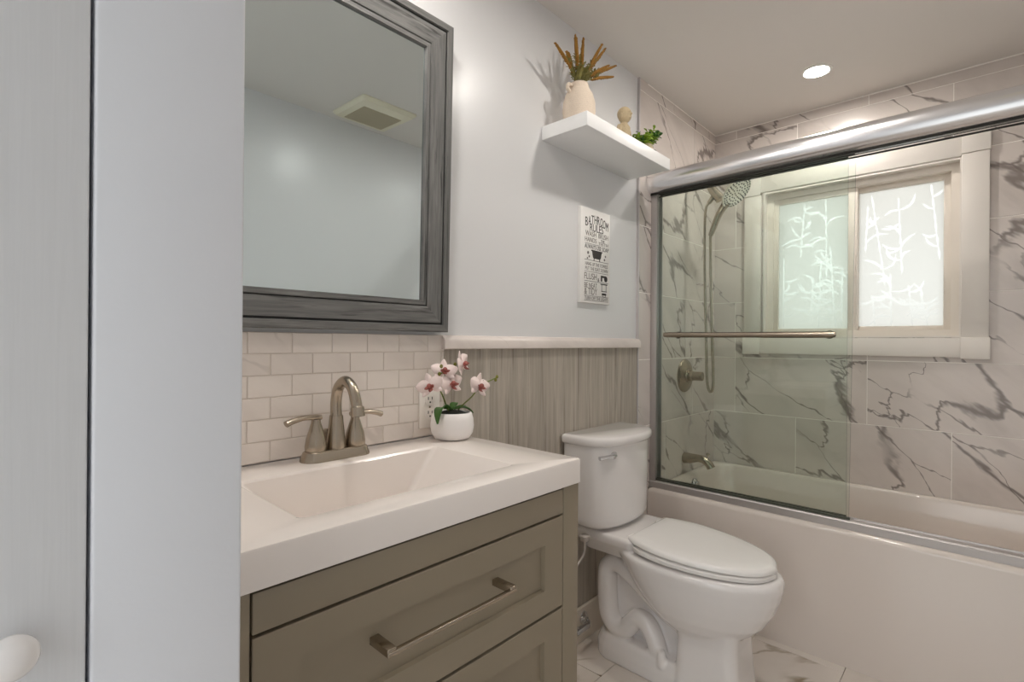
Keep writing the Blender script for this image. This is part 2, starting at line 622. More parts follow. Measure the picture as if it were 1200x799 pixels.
ROWS = [2.308 - 0.3065 * k for k in range(8)]
def tile_rows(umin, umax, starts, zmin=0.455, zmax=CZ, hole=None):
    out = []
    g = 0.0018
    zs = [zmax + 0.0015] + ROWS
    for k in range(len(zs) - 1):
        z1, z0 = zs[k] - g, zs[k + 1] + g
        z0, z1 = max(z0, zmin), min(z1, zmax)
        if z1 - z0 < 0.01:
            continue
        s = starts[k % len(starts)]
        i0 = int(math.floor((umin - s) / 0.615)) - 1
        for i in range(i0, i0 + 8):
            a, b = s + i * 0.615 + g, s + (i + 1) * 0.615 - g
            a, b = max(a, umin), min(b, umax)
            if b - a < 0.006:
                continue
            if hole:
                h0, h1, hz0, hz1 = hole
                if a < h1 and b > h0 and z0 < hz1 and z1 > hz0:
                    for (ra, rb, rc, rd) in ((a, min(b, h0), z0, z1), (max(a, h1), b, z0, z1), (max(a, h0), min(b, h1), z0, hz0), (max(a, h0), min(b, h1), hz1, z1)):
                        if rb - ra > 0.003 and rd - rc > 0.003:
                            out.append((ra, rb, rc, rd))
                    continue
            out.append((a, b, z0, z1))
    return out
# window wall tiles; u runs towards -y so the veining reads left to right
bm = nb()
ys = [0.418, 0.110, 0.418, 0.110, 0.418, 0.418, 0.110, 0.418]
tiles(bm, (WX + 0.0012, 0, 0), (0, -1, 0), (0, 0, 1), tile_rows(-TY, -WF, [-y for y in ys], hole=(-WY1, -WY0, WZ0, WZ1)), 0.0012, 0.0004, seed=11)
struct('trim_3', bm, M['tile'], 'marble-look wall tiles with dark veins around the window', smooth=False)
# back wall tiles in the shower
bm = nb(); box(bm, TX0 + 0.0005, WX + 0.0012, TY + 0.0012, WA - 0.0002, 0.0, CZ)
struct('trim_4', bm, M['grout'], smooth=False)
bm = nb()
tiles(bm, (0, TY + 0.0012, 0), (1, 0, 0), (0, 0, 1), tile_rows(TX0, WX, [2.40, 2.03, 2.556, 2.25, 2.556, 2.65, 2.34, 2.65], zmin=0.46), 0.0012, 0.0004, seed=23)
tiles(bm, (0, TY + 0.0012, 0), (1, 0, 0), (0, 0, 1), [(TX0, 2.148, 0.0, 0.158), (TX0, 2.148, 0.161, 0.4585)], 0.0012, 0.0004, seed=29)
struct('trim_5', bm, M['tile'], 'marble-look wall tiles behind the shower plumbing', smooth=False)
bm = nb(); box(bm, TX0 - 0.008, TX0, TY - 0.001, WA, 0.0, CZ, 0.001)
struct('trim_6', bm, M['edge_strip'], 'thin edge strip where painted wall meets shower tile', smooth=False)
bm = nb(); box(bm, TX0 + 0.07, WX, TY - 0.0005, TY + 0.001, CZ - 0.006, CZ, 0.0); box(bm, WX - 0.001, WX + 0.002, WF, TY, CZ - 0.006, CZ)
struct('trim_7', bm, M['grout'], smooth=False)

# grey plank wainscot, its cap and the baseboard below
bm = nb()
pl = [0.942, 1.13, 1.315, 1.50, 1.685, 1.87, TX0 - 0.009]
tiles(bm, (0, 1.1595, 0), (1, 0, 0), (0, 0, 1), [(a + 0.0003, b - 0.0003, 0.0, 1.14) for a, b in zip(pl, pl[1:])], 0.0075, 0.0006, seed=3)
struct('trim_2', bm, M['vinyl'], 'grey wood-grain vertical plank wainscot behind the toilet', smooth=False)
bm = nb()
uvl = bm.loops.layers.uv.verify()
prof = [(1.1595, 1.137), (1.136, 1.137), (1.134, 1.139), (1.134, 1.162), (1.138, 1.169), (1.146, 1.176), (1.1595, 1.178)]
loft(bm, [[Vector((x, y, z)) for y, z in prof] for x in (0.930, TX0 - 0.008)])
for f in bm.faces:
    for lp in f.loops:
        lp[uvl].uv = (lp.vert.co.x + 3, lp.vert.co.z + lp.vert.co.y)
struct('trim_1', bm, M['cap'], 'pale marble-look ledge cap above the plank wainscot', ang=30)
bm = nb(); box(bm, 0.97, TX0 - 0.009, 1.138, 1.1519, 0.0, 0.134, 0.004)
struct('baseboard_back', bm, M['baseboard'], 'cream baseboard below the grey wainscot behind the toilet', smooth=False)

# backsplash of small brick tiles
bm = nb(); box(bm, 0.188, 0.940, 1.1513, 1.1598, 0.8925, 1.1775, mi=1)
rects = []
lines = [0.8928, 0.938, 0.986, 1.034, 1.082, 1.130, 1.1775]
for k in range(6):
    z0, z1 = lines[k] + 0.001, lines[k + 1] - 0.001
    s = 0.451 if k % 2 == 0 else 0.4985
    for i in range(-5, 8):
        a, b = s + i * 0.0955 + 0.001, s + (i + 1) * 0.0955 - 0.001
        a, b = max(a, 0.189), min(b, 0.940)
        if b - a > 0.006:
            rects.append((a, b, z0, z1))
tiles(bm, (0, 1.1513, 0), (1, 0, 0), (0, 0, 1), rects, 0.0016, 0.0008, seed=17)
struct('trim_8', bm, [M['subway'], M['subway_grout']], 'cream brick-pattern backsplash tiles behind the faucet', smooth=False)

# closet stub beside the vanity, with its door
CX, CY = 0.1872, 0.545
bm = nb()
box(bm, 0.0695, CX, CY, WA, 0, CZ, 0.003, 3)
box(bm, ENT, 0.0695, 0.60, WA, 0, CZ)
box(bm, ENT, 0.0695, CY, 0.60, 2.10, CZ)
struct('wall_left', bm, M['closet_paint'], 'narrow pale grey wall end between closet door and vanity', ang=60)
d = struct('door_1', label='white wood-grain closet door with small round knob')
bm = nb()
uvl = bm.loops.layers.uv.verify()
box(bm, -0.62, 0.0668, CY, CY + 0.034, 0.012, 2.09, 0.0016, 2)
for f in bm.faces:
    for lp in f.loops:
        lp[uvl].uv = (lp.vert.co.x, lp.vert.co.z)
obj('door_panel', bm, M['door'], d, ang=60)
bm = nb()
lathe(bm, [(0.0080, 0.0), (0.0075, 0.005), (0.0090, 0.007), (0.0140, 0.010), (0.0166, 0.015), (0.0168, 0.019), (0.0150, 0.024), (0.0105, 0.0275), (0.005, 0.029), (0.0, 0.0293)], (0.0215, CY, 0.922), (0, -1, 0), 32)
obj('knob', bm, M['ceramic'], d, label='white ceramic round knob')

# ---------------------------------------------------------------- window
w = struct('window_1', label='white framed sliding window with frosted bamboo film panes')
CF = WX - 0.020          # casing face
def casing(name, y0, y1, z0, z1, prot=0.0):
    b = nb(); box(b, CF - prot, WX + 0.0005, y0, y1, z0, z1, 0.0018, 2)
    return obj(name, b, M['trim'], w, ang=60)
casing('casing_board', 0.0825, 0.898, 1.976, 2.062)
casing('casing_board', 0.0825, 0.898, 1.106, 1.190)
casing('casing_board', -0.007, 0.0815, 1.192, 1.984)
casing('casing_board', 0.895, 0.981, 1.192, 1.963)
for (y0, y1, z0, z1) in ((-0.011, 0.0825, 1.985, 2.070), (-0.011, 0.0825, 1.100, 1.192), (0.898, 0.987, 1.964, 2.070), (0.898, 0.987, 1.102, 1.192)):
    casing('corner_block', y0, y1, z0, z1, 0.004)
# reveal lining the opening, then the fixed outer frame
bm = nb()
for (y0, y1, z0, z1) in ((WY0 + 0.0003, WY0 + 0.008, WZ0, WZ1), (WY1 - 0.008, WY1 - 0.0003, WZ0, WZ1), (WY0 + 0.008, WY1 - 0.008, WZ1 - 0.010, WZ1), (WY0 + 0.008, WY1 - 0.008, WZ0, WZ0 + 0.008)):
    box(bm, CF + 0.006, WX + 0.115, y0, y1, z0, z1)
obj('jamb_lining', bm, M['trim'], w, ang=60)
bm = nb()
FY0, FY1, FZ0, FZ1 = WY0 + 0.008, WY1 - 0.008, WZ0 + 0.008, WZ1 - 0.010
for (y0, y1, z0, z1) in ((FY0, 0.118, FZ0, FZ1), (0.845, FY1, FZ0, FZ1), (0.118, 0.845, 1.934, FZ1), (0.118, 0.845, FZ0, 1.228)):
    box(bm, WX + 0.030, WX + 0.112, y0, y1, z0, z1)
obj('outer_frame', bm, M['vinyl_window'], w, ang=60)

def blade2(lst, y0, z0, y1, z1, wid, bend, n=40):
    """samples of a flat curved bamboo leaf: centre points with half widths"""
    dy, dz = y1 - y0, z1 - z0
    L = math.hypot(dy, dz)
    if L < 1e-5:
        return
    sy, sz = -dz / L, dy / L
    for i in range(n + 1):
        t = i / n
        o_ = bend * L * math.sin(PI * t)
        lst.append((y0 + dy * t + sy * o_, z0 + dz * t + sz * o_, wid * 0.5 * (math.sin(PI * (0.05 + 0.9 * t)) ** 0.8)))

def sash(y0, y1, z0, z1, xs, st, rb, rt_, sides, seed, stalks):
    """y0..y1, z0..z1 = visible glass; st = stile widths (low y, high y)"""
    b = nb()
    a0, a1 = y0 - st[0], y1 + st[1]
    box(b, xs, xs + 0.026, a0, y0, z0 - rb, z1 + rt_, 0.0015)
    box(b, xs, xs + 0.026, y1, a1, z0 - rb, z1 + rt_, 0.0015)
    box(b, xs, xs + 0.026, y0 - 0.001, y1 + 0.001, z1, z1 + rt_, 0.0015)
    box(b, xs, xs + 0.026, y0 - 0.001, y1 + 0.001, z0 - rb, z0, 0.0015)
    s = obj('sash', b, M['vinyl_window'], w, ang=60)
    rnd = random.Random(seed)
    b = []
    for (ya, za, yb, zb) in stalks:
        nseg = 6
        for k in range(nseg):
            t0, t1 = k / nseg, (k + 0.97) / nseg
            pa = (ya + (yb - ya) * t0, za + (zb - za) * t0); pb = (ya + (yb - ya) * t1, za + (zb - za) * t1)
            blade2(b, pa[0], pa[1], pb[0], pb[1], 0.0070, 0.0)
            if k and rnd.random() < 0.8:
                for q in range(rnd.randint(1, 3)):
                    an = rnd.choice((-1, 1)) * rnd.uniform(0.35, 1.9) + PI / 2
                    L = rnd.uniform(0.05, 0.10)
                    ye, ze = pa[0] + L * math.cos(an), pa[1] + L * math.sin(an) - 0.01
                    if y0 + 0.004 < ye < y1 - 0.004 and z0 + 0.004 < ze < z1 - 0.004:
                        blade2(b, pa[0], pa[1], ye, ze, rnd.uniform(0.0075, 0.011), rnd.choice((-1, 1)) * rnd.uniform(0.08, 0.24))
    # the pane: a fine grid whose cells carry either frosted film or the clear bamboo pattern
    cs = 0.003
    ya_, yb_, za_, zb_ = y0 - 0.003, y1 + 0.003, z0 - 0.003, z1 + 0.003
    ny, nz = int(round((yb_ - ya_) / cs)), int(round((zb_ - za_) / cs))
    hit = set()
    for (py, pz, hw) in b:
        hw = max(hw, 0.0012)
        for iy in range(int((py - hw - ya_) / cs), int((py + hw - ya_) / cs) + 1):
            for iz in range(int((pz - hw - za_) / cs), int((pz + hw - za_) / cs) + 1):
                if (ya_ + (iy + 0.5) * cs - py) ** 2 + (za_ + (iz + 0.5) * cs - pz) ** 2 <= (hw + 0.0006) ** 2:
                    hit.add((iy, iz))
    vs, fs, mi = [], [], []
    for iz in range(nz + 1):
        for iy in range(ny + 1):
            vs.append((xs + 0.012, ya_ + (yb_ - ya_) * iy / ny, za_ + (zb_ - za_) * iz / nz))
    for iz in range(nz):
        for iy in range(ny):
            k = iz * (ny + 1) + iy
            fs.append((k, k + ny + 1, k + ny + 2, k + 1))
            mi.append(1 if (iy, iz) in hit else 0)
    me = bpy.data.meshes.new('pane')
    me.from_pydata(vs, [], fs)
    me.polygons.foreach_set('material_index', mi)
    me.materials.append(M['film'])
    me.materials.append(M['film_clear'])
    po = bpy.data.objects.new('pane', me)
    COL.objects.link(po)
    po.parent = s
    po['label'] = 'frosted pane with a clear bamboo leaf pattern'
    return s
# far sash (towards the shower head) sits in front; the other slides behind
sash(0.506, 0.823, 1.239, 1.907, WX + 0.040, (0.040, 0.026), 0.020, 0.030, 1, 4,
     [(0.80, 1.25, 0.80, 1.62), (0.72, 1.62, 0.70, 1.90), (0.635, 1.25, 0.625, 1.60), (0.60, 1.50, 0.605, 1.90), (0.56, 1.245, 0.585, 1.66), (0.535, 1.25, 0.53, 1.55), (0.67, 1.27, 0.66, 1.50)])
sash(0.144, 0.465, 1.248, 1.908, WX + 0.070, (0.030, 0.034), 0.024, 0.030, 1, 9,
     [(0.36, 1.45, 0.415, 1.89), (0.295, 1.50, 0.31, 1.86), (0.158, 1.55, 0.19, 1.90), (0.335, 1.25, 0.34, 1.50), (0.255, 1.25, 0.27, 1.44), (0.20, 1.25, 0.225, 1.40), (0.44, 1.62, 0.43, 1.84), (0.40, 1.255, 0.41, 1.40)])
bm = nb(); box(bm, WX + 0.030, WX + 0.041, 0.472, 0.478, 1.50, 1.60, 0.002)
obj('latch', bm, M['vinyl_window'], w)
# unseen slab added outside to shade the top of the panes
bm = nb(); box(bm, WX + 0.12, WX + 0.40, -0.6, 1.6, 2.12, 2.2)
struct('pane_shade_slab', bm, M['trim'], smooth=False)

# ---------------------------------------------------------------- bathtub
tb = thing('bathtub', 'white alcove bathtub with straight apron below the glass shower doors', 'bathtub', (2.54, 0.35, 0))
AX, RIMZ = 2.152, 0.488
bm = nb()
cx, cy = (AX + WX - 0.0005) / 2, (WF + TY - 0.0005) / 2
hx, hy = (WX - 0.0005 - AX) / 2, (TY - 0.0005 - WF) / 2 - 0.0005
R1 = lambda inset, z, r=0.004: rrect(cx, cy, hx - inset, hy - inset, max(0.002, r), z, 8)
icx, icy = 2.575, 0.3525
def inner(hx_, hy_, r, z, dy=0.0):
    return rrect(icx, icy + dy, hx_, hy_, r, z, 8)
loft(bm, [R1(0.0, 0.0), R1(0.0, 0.47), R1(0.0025, 0.479), R1(0.008, 0.4855), R1(0.016, RIMZ),
          inner(0.331, 0.757, 0.06, RIMZ), inner(0.325, 0.750, 0.07, RIMZ - 0.004), inner(0.321, 0.745, 0.08, RIMZ - 0.014),
          inner(0.305, 0.728, 0.11, 0.33, 0.004), inner(0.285, 0.690, 0.13, 0.18, 0.02), inner(0.245, 0.62, 0.14, 0.13, 0.03), inner(0.19, 0.55, 0.12, 0.118, 0.03)])
obj('tub_shell', bm, M['tub'], tb, ang=50)
bm = nb(); lathe(bm, [(0.034, 0.0), (0.034, 0.003), (0.031, 0.009), (0.024, 0.013), (0.0, 0.014)], (2.545, 1.0935, 0.432), (0, -1, 0.10), 28)
ov = obj('overflow_plate', bm, M['chrome'], tb, label='round chrome overflow plate')
bm = nb(); box(bm, 2.541, 2.549, 1.068, 1.082, 0.428, 0.452, 0.002)
obj('trip_lever', bm, M['chrome'], ov)
bm = nb(); lathe(bm, [(0.036, 0.0), (0.036, 0.003), (0.026, 0.005), (0.0, 0.006)], (2.548, 0.70, 0.1175), (0, 0, 1), 24)
obj('drain', bm, M['chrome'], tb)

# ---------------------------------------------------------------- shower door hardware and panes
fr = thing('shower_door_frame', 'silver shower door frame with thick rounded header rail over the tub', 'shower door frame', (2.18, 0.35, 0.488))
bm = nb()
pts = []
hc, hr = 1.899, 0.047
for k in range(15):
    a = PI / 2 + PI * k / 14
    pts.append((2.180 - 0.052 * abs(math.cos(a)) ** 0.72, hc + hr * math.copysign(abs(math.sin(a)) ** 0.80, math.sin(a))))
pts += [(2.214, hc - hr), (2.230, hc - hr + 0.006), (2.230, hc + hr - 0.006), (2.214, hc + hr)]
loft(bm, [[Vector((x, y, z)) for x, z in pts] for y in (TY - 0.001, WF + 0.001)])
obj('header_rail', bm, M['satin_alu'], fr, ang=40, label='thick rounded polished header rail')
bm = nb(); box(bm, 2.166, 2.172, WF + 0.001, TY - 0.001, 1.846, 1.8515); box(bm, 2.222, 2.228, WF + 0.001, TY - 0.001, 1.846, 1.8515)
obj('header_channel', bm, M['channel'], fr, smooth=False)
bm = nb()
tp = [(2.173, RIMZ + 0.0005), (2.173, 0.515), (2.177, 0.520), (2.182, 0.520), (2.184, 0.515), (2.226, 0.515), (2.228, 0.520), (2.233, 0.520), (2.238, 0.508), (2.238, RIMZ + 0.0005)]
loft(bm, [[Vector((x, y, z)) for x, z in tp] for y in (TY - 0.001, WF + 0.001)])
obj('bottom_track', bm, M['track_alu'], fr, ang=25)
bm = nb(); box(bm, 2.174, 2.182, 1.120, TY - 0.001, 0.5205, 1.8512, 0.0015); box(bm, 2.182, 2.230, 1.134, TY - 0.001, 0.5205, 1.8512, 0.0015); box(bm, 2.230, 2.238, 1.120, TY - 0.001, 0.5205, 1.8512, 0.0015)
obj('wall_jamb', bm, M['track_alu'], fr, ang=40)

gp = thing('glass_door_panel', 'outer sliding glass shower panel with the brushed towel bar', 'shower door', (2.175, 0.74, 0.53), 'sliding glass shower panels')
bm = nb()
loft(bm, [[Vector((x, 1.127, 0.527)), Vector((x, 0.364, 0.527)), Vector((x, 0.349, 1.851)), Vector((x, 1.127, 1.851))] for x in (2.189, 2.195)])
bm.normal_update()
for f in bm.faces:
    if abs(f.normal.x) < 0.5 and f.calc_center_median().y < 1.0 and abs(f.normal.z) < 0.5:
        f.material_index = 1
obj('glass', bm, [M['glass'], M['glass_rim']], gp, smooth=False)
bm = nb(); box(bm, 2.186, 2.198, 0.360, 1.127, 0.5208, 0.5275, 0.001)
obj('bottom_seal', bm, M['glass_edge'], gp, smooth=False)
bm = nb(); box(bm, 2.186, 2.198, 0.352, 1.117, 1.847, 1.8512)
obj('top_hanger', bm, M['channel'], gp, smooth=False)
bm = nb()
tube(bm, [(2.146, 1.056, 1.196), (2.146, 1.040, 1.196), (2.146, 0.74, 1.195), (2.146, 0.432, 1.195), (2.146, 0.407, 1.195)], [0.004, 0.012, 0.0115, 0.012, 0.006], 18, 6)
tbar = obj('towel_bar', bm, M['nickel'], gp, label='brushed nickel towel bar')
for yy in (1.020, 0.428):
    bm = nb(); tube(bm, [(2.1888, yy, 1.195), (2.168, yy, 1.195), (2.146, yy, 1.195)], [0.016, 0.010, 0.009], 16, 3)
    obj('bar_mount', bm, M['nickel'], tbar)

gp2 = thing('glass_door_panel', 'inner sliding glass shower panel behind the towel bar panel', 'shower door', (2.198, 0.74, 0.53), 'sliding glass shower panels')
bm = nb(); box(bm, 2.212, 2.218, 0.376, 1.129, 0.527, 1.851)
for f in bm.faces:
    if f.calc_center_median().y < 0.38:
        f.material_index = 1
obj('glass', bm, [M['glass'], M['glass_rim']], gp2, smooth=False)
bm = nb(); box(bm, 2.209, 2.221, 0.376, 1.129, 0.5208, 0.5275)
obj('bottom_seal', bm, M['glass_edge'], gp2, smooth=False)
bm = nb(); box(bm, 2.209, 2.221, 0.376, 1.117, 1.847, 1.8512)
obj('top_hanger', bm, M['channel'], gp2, smooth=False)

# ---------------------------------------------------------------- shower fittings on the back wall
PX = 2.55
sh = thing('hand_shower', 'brushed nickel hand shower with round nozzle head on a bent wall arm', 'shower', (PX, TY, 1.9))
bm = nb(); lathe(bm, [(0.032, 0.0), (0.032, 0.004), (0.026, 0.010), (0.013, 0.014), (0.0, 0.0145)], (PX, TY, 2.03), (0, -1, 0), 24)
obj('wall_flange', bm, M['nickel'], sh)
bm = nb(); tube(bm, [(PX, TY - 0.002, 2.03), (PX, 1.10, 2.028), (PX, 1.06, 2.005), (PX, 1.03, 1.965), (PX, 1.012, 1.935)], 0.0105, 16)
obj('shower_arm', bm, M['nickel'], sh)
bm = nb(); tube(bm, [(PX, 1.022, 1.952), (PX, 1.000, 1.915), (PX, 0.972, 1.878)], [0.019, 0.022, 0.024], 18, 3)
tube(bm, [(PX, 1.000, 1.905), (PX, 1.030, 1.868)], [0.013, 0.011], 14, 1)
obj('bracket', bm, M['nickel'], sh)
hn = Vector((-0.13, -0.74, -0.66)).normalized()
hcn = Vector((PX, 0.893, 1.897))
bm = nb(); lathe(bm, [(0.0, -0.030), (0.030, -0.028), (0.062, -0.020), (0.080, -0.010), (0.085, -0.002), (0.083, 0.002), (0.0, 0.0035)], hcn, hn, 40)
hd = obj('shower_head', bm, M['face'], sh)
u, wv = frame_for(hn)
bm = nb()
for ringr, cnt in ((0.074, 30), (0.062, 24), (0.046, 16), (0.030, 10), (0.014, 5)):
    for k in range(cnt):
        a = 2 * PI * k / cnt + ringr * 40
        c = hcn + hn * 0.0018 + (u * math.cos(a) + wv * math.sin(a)) * ringr
        lathe(bm, [(0.0040, 0.0), (0.0032, 0.0035), (0.0, 0.004)], c, hn, 7)
obj('spray_nozzles', bm, M['nozzle'], hd, label='dark rubber spray nozzles')
inpl = (Vector((0, 0, 1)) - hn * hn.z).normalized()
bm = nb()
hb = hcn - inpl * 0.07 - hn * 0.014
tube(bm, [hcn - inpl * 0.03 - hn * 0.022, hb, Vector((PX - 0.004, 0.975, 1.805)), Vector((PX - 0.006, 1.000, 1.745)), Vector((PX - 0.006, 1.018, 1.700))], [0.016, 0.019, 0.0165, 0.0145, 0.011], 18, 6)
obj('shower_handle', bm, M['nickel'], sh)
bm = nb()
tube(bm, [(PX, 1.028, 1.870), (PX - 0.004, 1.043, 1.84), (PX - 0.006, 1.047, 1.74), (PX - 0.006, 1.044, 1.45), (PX - 0.003, 1.037, 1.15), (PX, 1.034, 1.00), (PX + 0.001, 1.028, 0.935), (PX + 0.003, 1.016, 0.915), (PX + 0.003, 1.004, 0.94), (PX + 0.001, 1.004, 1.05), (PX - 0.002, 1.010, 1.25), (PX - 0.004, 1.016, 1.5), (PX - 0.006, 1.018, 1.70)], 0.0066, 12, 8)
obj('shower_hose', bm, M['nickel'], sh)

va = thing('shower_valve', 'brushed nickel round shower valve with cylinder handle on marble tile', 'shower valve', (2.545, TY, 0.99))
bm = nb(); lathe(bm, [(0.086, 0.0), (0.086, 0.004), (0.080, 0.011), (0.062, 0.014), (0.050, 0.020), (0.036, 0.022), (0.034, 0.030), (0.0, 0.031)], (2.545, TY, 0.99), (0, -1, 0), 40)
obj('escutcheon', bm, M['nickel'], va)
bm = nb(); lathe(bm, [(0.026, 0.028), (0.026, 0.045), (0.023, 0.048), (0.0235, 0.09), (0.022, 0.096), (0.0, 0.097)], (2.545, TY, 0.99), (0, -1, 0), 28)
obj('valve_handle', bm, M['nickel'], va)

sp = thing('tub_spout', 'brushed nickel tub spout with pull-up diverter above the bathtub end', 'tub spout', (2.55, TY, 0.56))
bm = nb()
tube(bm, [(PX, TY - 0.0005, 0.562), (PX, 1.12, 0.564), (PX, 1.075, 0.570), (PX, 1.045, 0.566), (PX, 1.020, 0.548), (PX, 1.008, 0.530)], [0.029, 0.026, 0.019, 0.019, 0.020, 0.021], 20, 5)
obj('spout_body', bm, M['nickel'], sp)
bm = nb(); lathe(bm, [(0.004, 0.0), (0.004, 0.014), (0.008, 0.016), (0.009, 0.022), (0.006, 0.027), (0.0, 0.028)], (PX, 1.030, 0.578), (0, -0.2, 1), 14)
obj('diverter_knob', bm, M['nickel'], sp)

# ---------------------------------------------------------------- mirror
mr = thing('wall_mirror', 'large wall mirror in a weathered dark grey wood frame', 'mirror', (0.578, 1.1485, 1.186))
mr.rotation_euler = (math.atan(0.016 / 0.88), 0, 0)
MW, MH = 0.358, 0.868
prof = [(0.0, 0.0), (0.0, 0.020), (0.003, 0.0225), (0.019, 0.0225), (0.0205, 0.0165), (0.0225, 0.0165), (0.026, 0.0185), (0.050, 0.0175), (0.070, 0.0120), (0.0715, 0.0085), (0.0735, 0.0085), (0.075, 0.0125), (0.086, 0.0125), (0.0875, 0.0045), (0.0925, 0.0045), (0.0925, 0.0)]
DARK = {4, 5, 9, 13}  # groove strips and the shadow edge beside the glass, painted dark
bm = nb()
uvl = bm.loops.layers.uv.verify()
cor = [(-1, 0), (1, 0), (1, 1), (-1, 1)]
def fpt(ci, d, h):
    sx, sz = cor[ci]
    x = sx * (MW - d)
    z = d if sz == 0 else MH - d
    return Vector((x, -h, z))
for side in range(4):
    a, b = side, (side + 1) % 4
    NS = 1
    for i in range(len(prof)):
        j = (i + 1) % len(prof)
        p = [fpt(a, *prof[i]), fpt(b, *prof[i]), fpt(b, *prof[j]), fpt(a, *prof[j])]
        f = bm.faces.new([bm.verts.new(q) for q in p])
        f.material_index = 1 if i in DARK else 0
        for lp in f.loops:
            q = lp.vert.co
            al = q.x if side % 2 == 0 else q.z
            ac = prof[i][0] if (q - p[0]).length < 1e-6 or (q - p[1]).length < 1e-6 else prof[j][0]
            lp[uvl].uv = (al + side * 3.7, ac)
bmesh.ops.remove_doubles(bm, verts=bm.verts, dist=1e-6)
obj('frame', bm, [M['frame_wood'], M['groove_edge_shade']], mr, local=True, ang=25)
bm = nb(); box(bm, -MW + 0.088, MW - 0.088, -0.0046, -0.001, 0.088, MH - 0.088)
obj('mirror_glass', bm, M['mirror'], mr, local=True, smooth=False, label='clear reflective mirror glass')

# ---------------------------------------------------------------- vanity
VX0, VX1, VF = 0.1895, 0.966, 0.690
vn = thing('vanity_cabinet', 'taupe vanity cabinet with shaker drawers and a bar pull', 'vanity cabinet', ((VX0 + VX1) / 2, 0.92, 0))
bm = nb()
box(bm, VX0, VX0 + 0.018, VF + 0.02, 1.148, 0.0, 0.8355); box(bm, VX1 - 0.018, VX1, VF + 0.02, 1.148, 0.0, 0.8355)
box(bm, VX0 + 0.018, VX1 - 0.018, 1.13, 1.148, 0.05, 0.8355); box(bm, VX0 + 0.018, VX1 - 0.018, VF + 0.02, 1.13, 0.09, 0.11)
box(bm, VX0 + 0.018, VX1 - 0.018, VF + 0.05, VF + 0.065, 0.0, 0.09)
obj('carcass', bm, M['cabinet'], vn, smooth=False)
bm = nb(); box(bm, VX0 + 0.02, VX1 - 0.02, VF + 0.0195, VF + 0.024, 0.115, 0.8355)  # dark sheet behind the fronts, its colour standing in for gap shade
obj('gap_shade_sheet', bm, M['dark'], vn, smooth=False, label='dark sheet painting the shade in the cabinet gaps')
for (a, b) in ((VX0, 0.2475), (0.9105, VX1)):
    bm = nb(); box(bm, a, b, VF, VF + 0.0195, 0.0, 0.8355, 0.001)
    obj('stile', bm, M['cabinet'], vn, ang=60)
bm = nb(); box(bm, 0.2508, 0.9078, VF, VF + 0.0185, 0.7775, 0.8315, 0.0012)
obj('false_front', bm, M['cabinet'], vn, ang=60)
def drawer(z0, z1):
    b = nb()
    x0, x1, f = 0.2508, 0.9085, 0.0655
    # shaker frame and recessed field as one skin
    o4 = [(x0, z0), (x1, z0), (x1, z1), (x0, z1)]
    i4 = [(x0 + f, z0 + 0.052), (x1 - f + 0.003, z0 + 0.052), (x1 - f + 0.003, z1 - 0.050), (x0 + f, z1 - 0.050)]
    i5 = [(x + sx * 0.0015, z + sz * 0.0015) for (x, z), (sx, sz) in zip(i4, ((1, 1), (-1, 1), (-1, -1), (1, -1)))]
    oc = [(x + sx * 0.0012, z + sz * 0.0012) for (x, z), (sx, sz) in zip(o4, ((1, 1), (-1, 1), (-1, -1), (1, -1)))]
    loft(b, [[Vector((x, VF + 0.019, z)) for x, z in o4], [Vector((x, VF + 0.001, z)) for x, z in o4], [Vector((x, VF, z)) for x, z in oc],
             [Vector((x, VF, z)) for x, z in i4], [Vector((x, VF + 0.010, z)) for x, z in i5]])
    d_ = obj('drawer', b, M['cabinet'], vn, smooth=False)
    zc = (z0 + z1) / 2 + 0.017
    b = nb()
    box(b, 0.428, 0.711, VF - 0.042, VF - 0.033, zc - 0.0035, zc + 0.0035, 0.001)
    for xx in (0.4275, 0.6955):
        box(b, xx, xx + 0.016, VF - 0.0405, VF + 0.0101, zc - 0.0035, zc + 0.0085, 0.0012)
    obj('bar_pull', b, M['nickel'], d_, ang=60, label='brushed nickel bar pull')
drawer(0.5725, 0.7725)
drawer(0.3515, 0.5665)
drawer(0.1300, 0.3455)

ct = thing('vanity_sink', 'white one-piece vanity top with a wide rectangular basin', 'sink', (0.578, 0.92, 0.836))
bm = nb()
x0, x1, y0, y1 = 0.1893, 0.9685, 0.6855, 1.1485
ccx, ccy, chx, chy = (x0 + x1) / 2, (y0 + y1) / 2, (x1 - x0) / 2, (y1 - y0) / 2
bx0, bx1, by0, by1 = 0.340, 0.816, 0.754, 1.034
def br(d, z, r, dx0=0.0, dx1=0.0, dy0=0.0, dy1=0.0):
    a, b, c, e = bx0 + d + dx0, bx1 - d - dx1, by0 + d + dy0, by1 - d - dy1
    return rrect((a + b) / 2, (c + e) / 2, (b - a) / 2, (e - c) / 2, r, z, 6)
T = 0.892
loft(bm, [rrect(ccx, ccy, chx, chy, 0.004, 0.8362, 6), rrect(ccx, ccy, chx, chy, 0.004, T - 0.005, 6), rrect(ccx, ccy, chx - 0.0015, chy - 0.0015, 0.004, T - 0.0015, 6), rrect(ccx, ccy, chx - 0.005, chy - 0.005, 0.004, T, 6),
          br(-0.004, T, 0.012), br(0.001, T - 0.0015, 0.012), br(0.005, T - 0.006, 0.012),
          br(0.005, T - 0.050, 0.014, 0.040, 0.040, 0.006, 0.004), br(0.005, T - 0.120, 0.02, 0.095, 0.095, 0.012, 0.008), br(0.012, T - 0.137, 0.03, 0.115, 0.115, 0.03, 0.020), br(0.035, T - 0.142, 0.03, 0.13, 0.13, 0.05, 0.05)], cap0=False)
obj('basin_top', bm, M['cultured'], ct, ang=30)
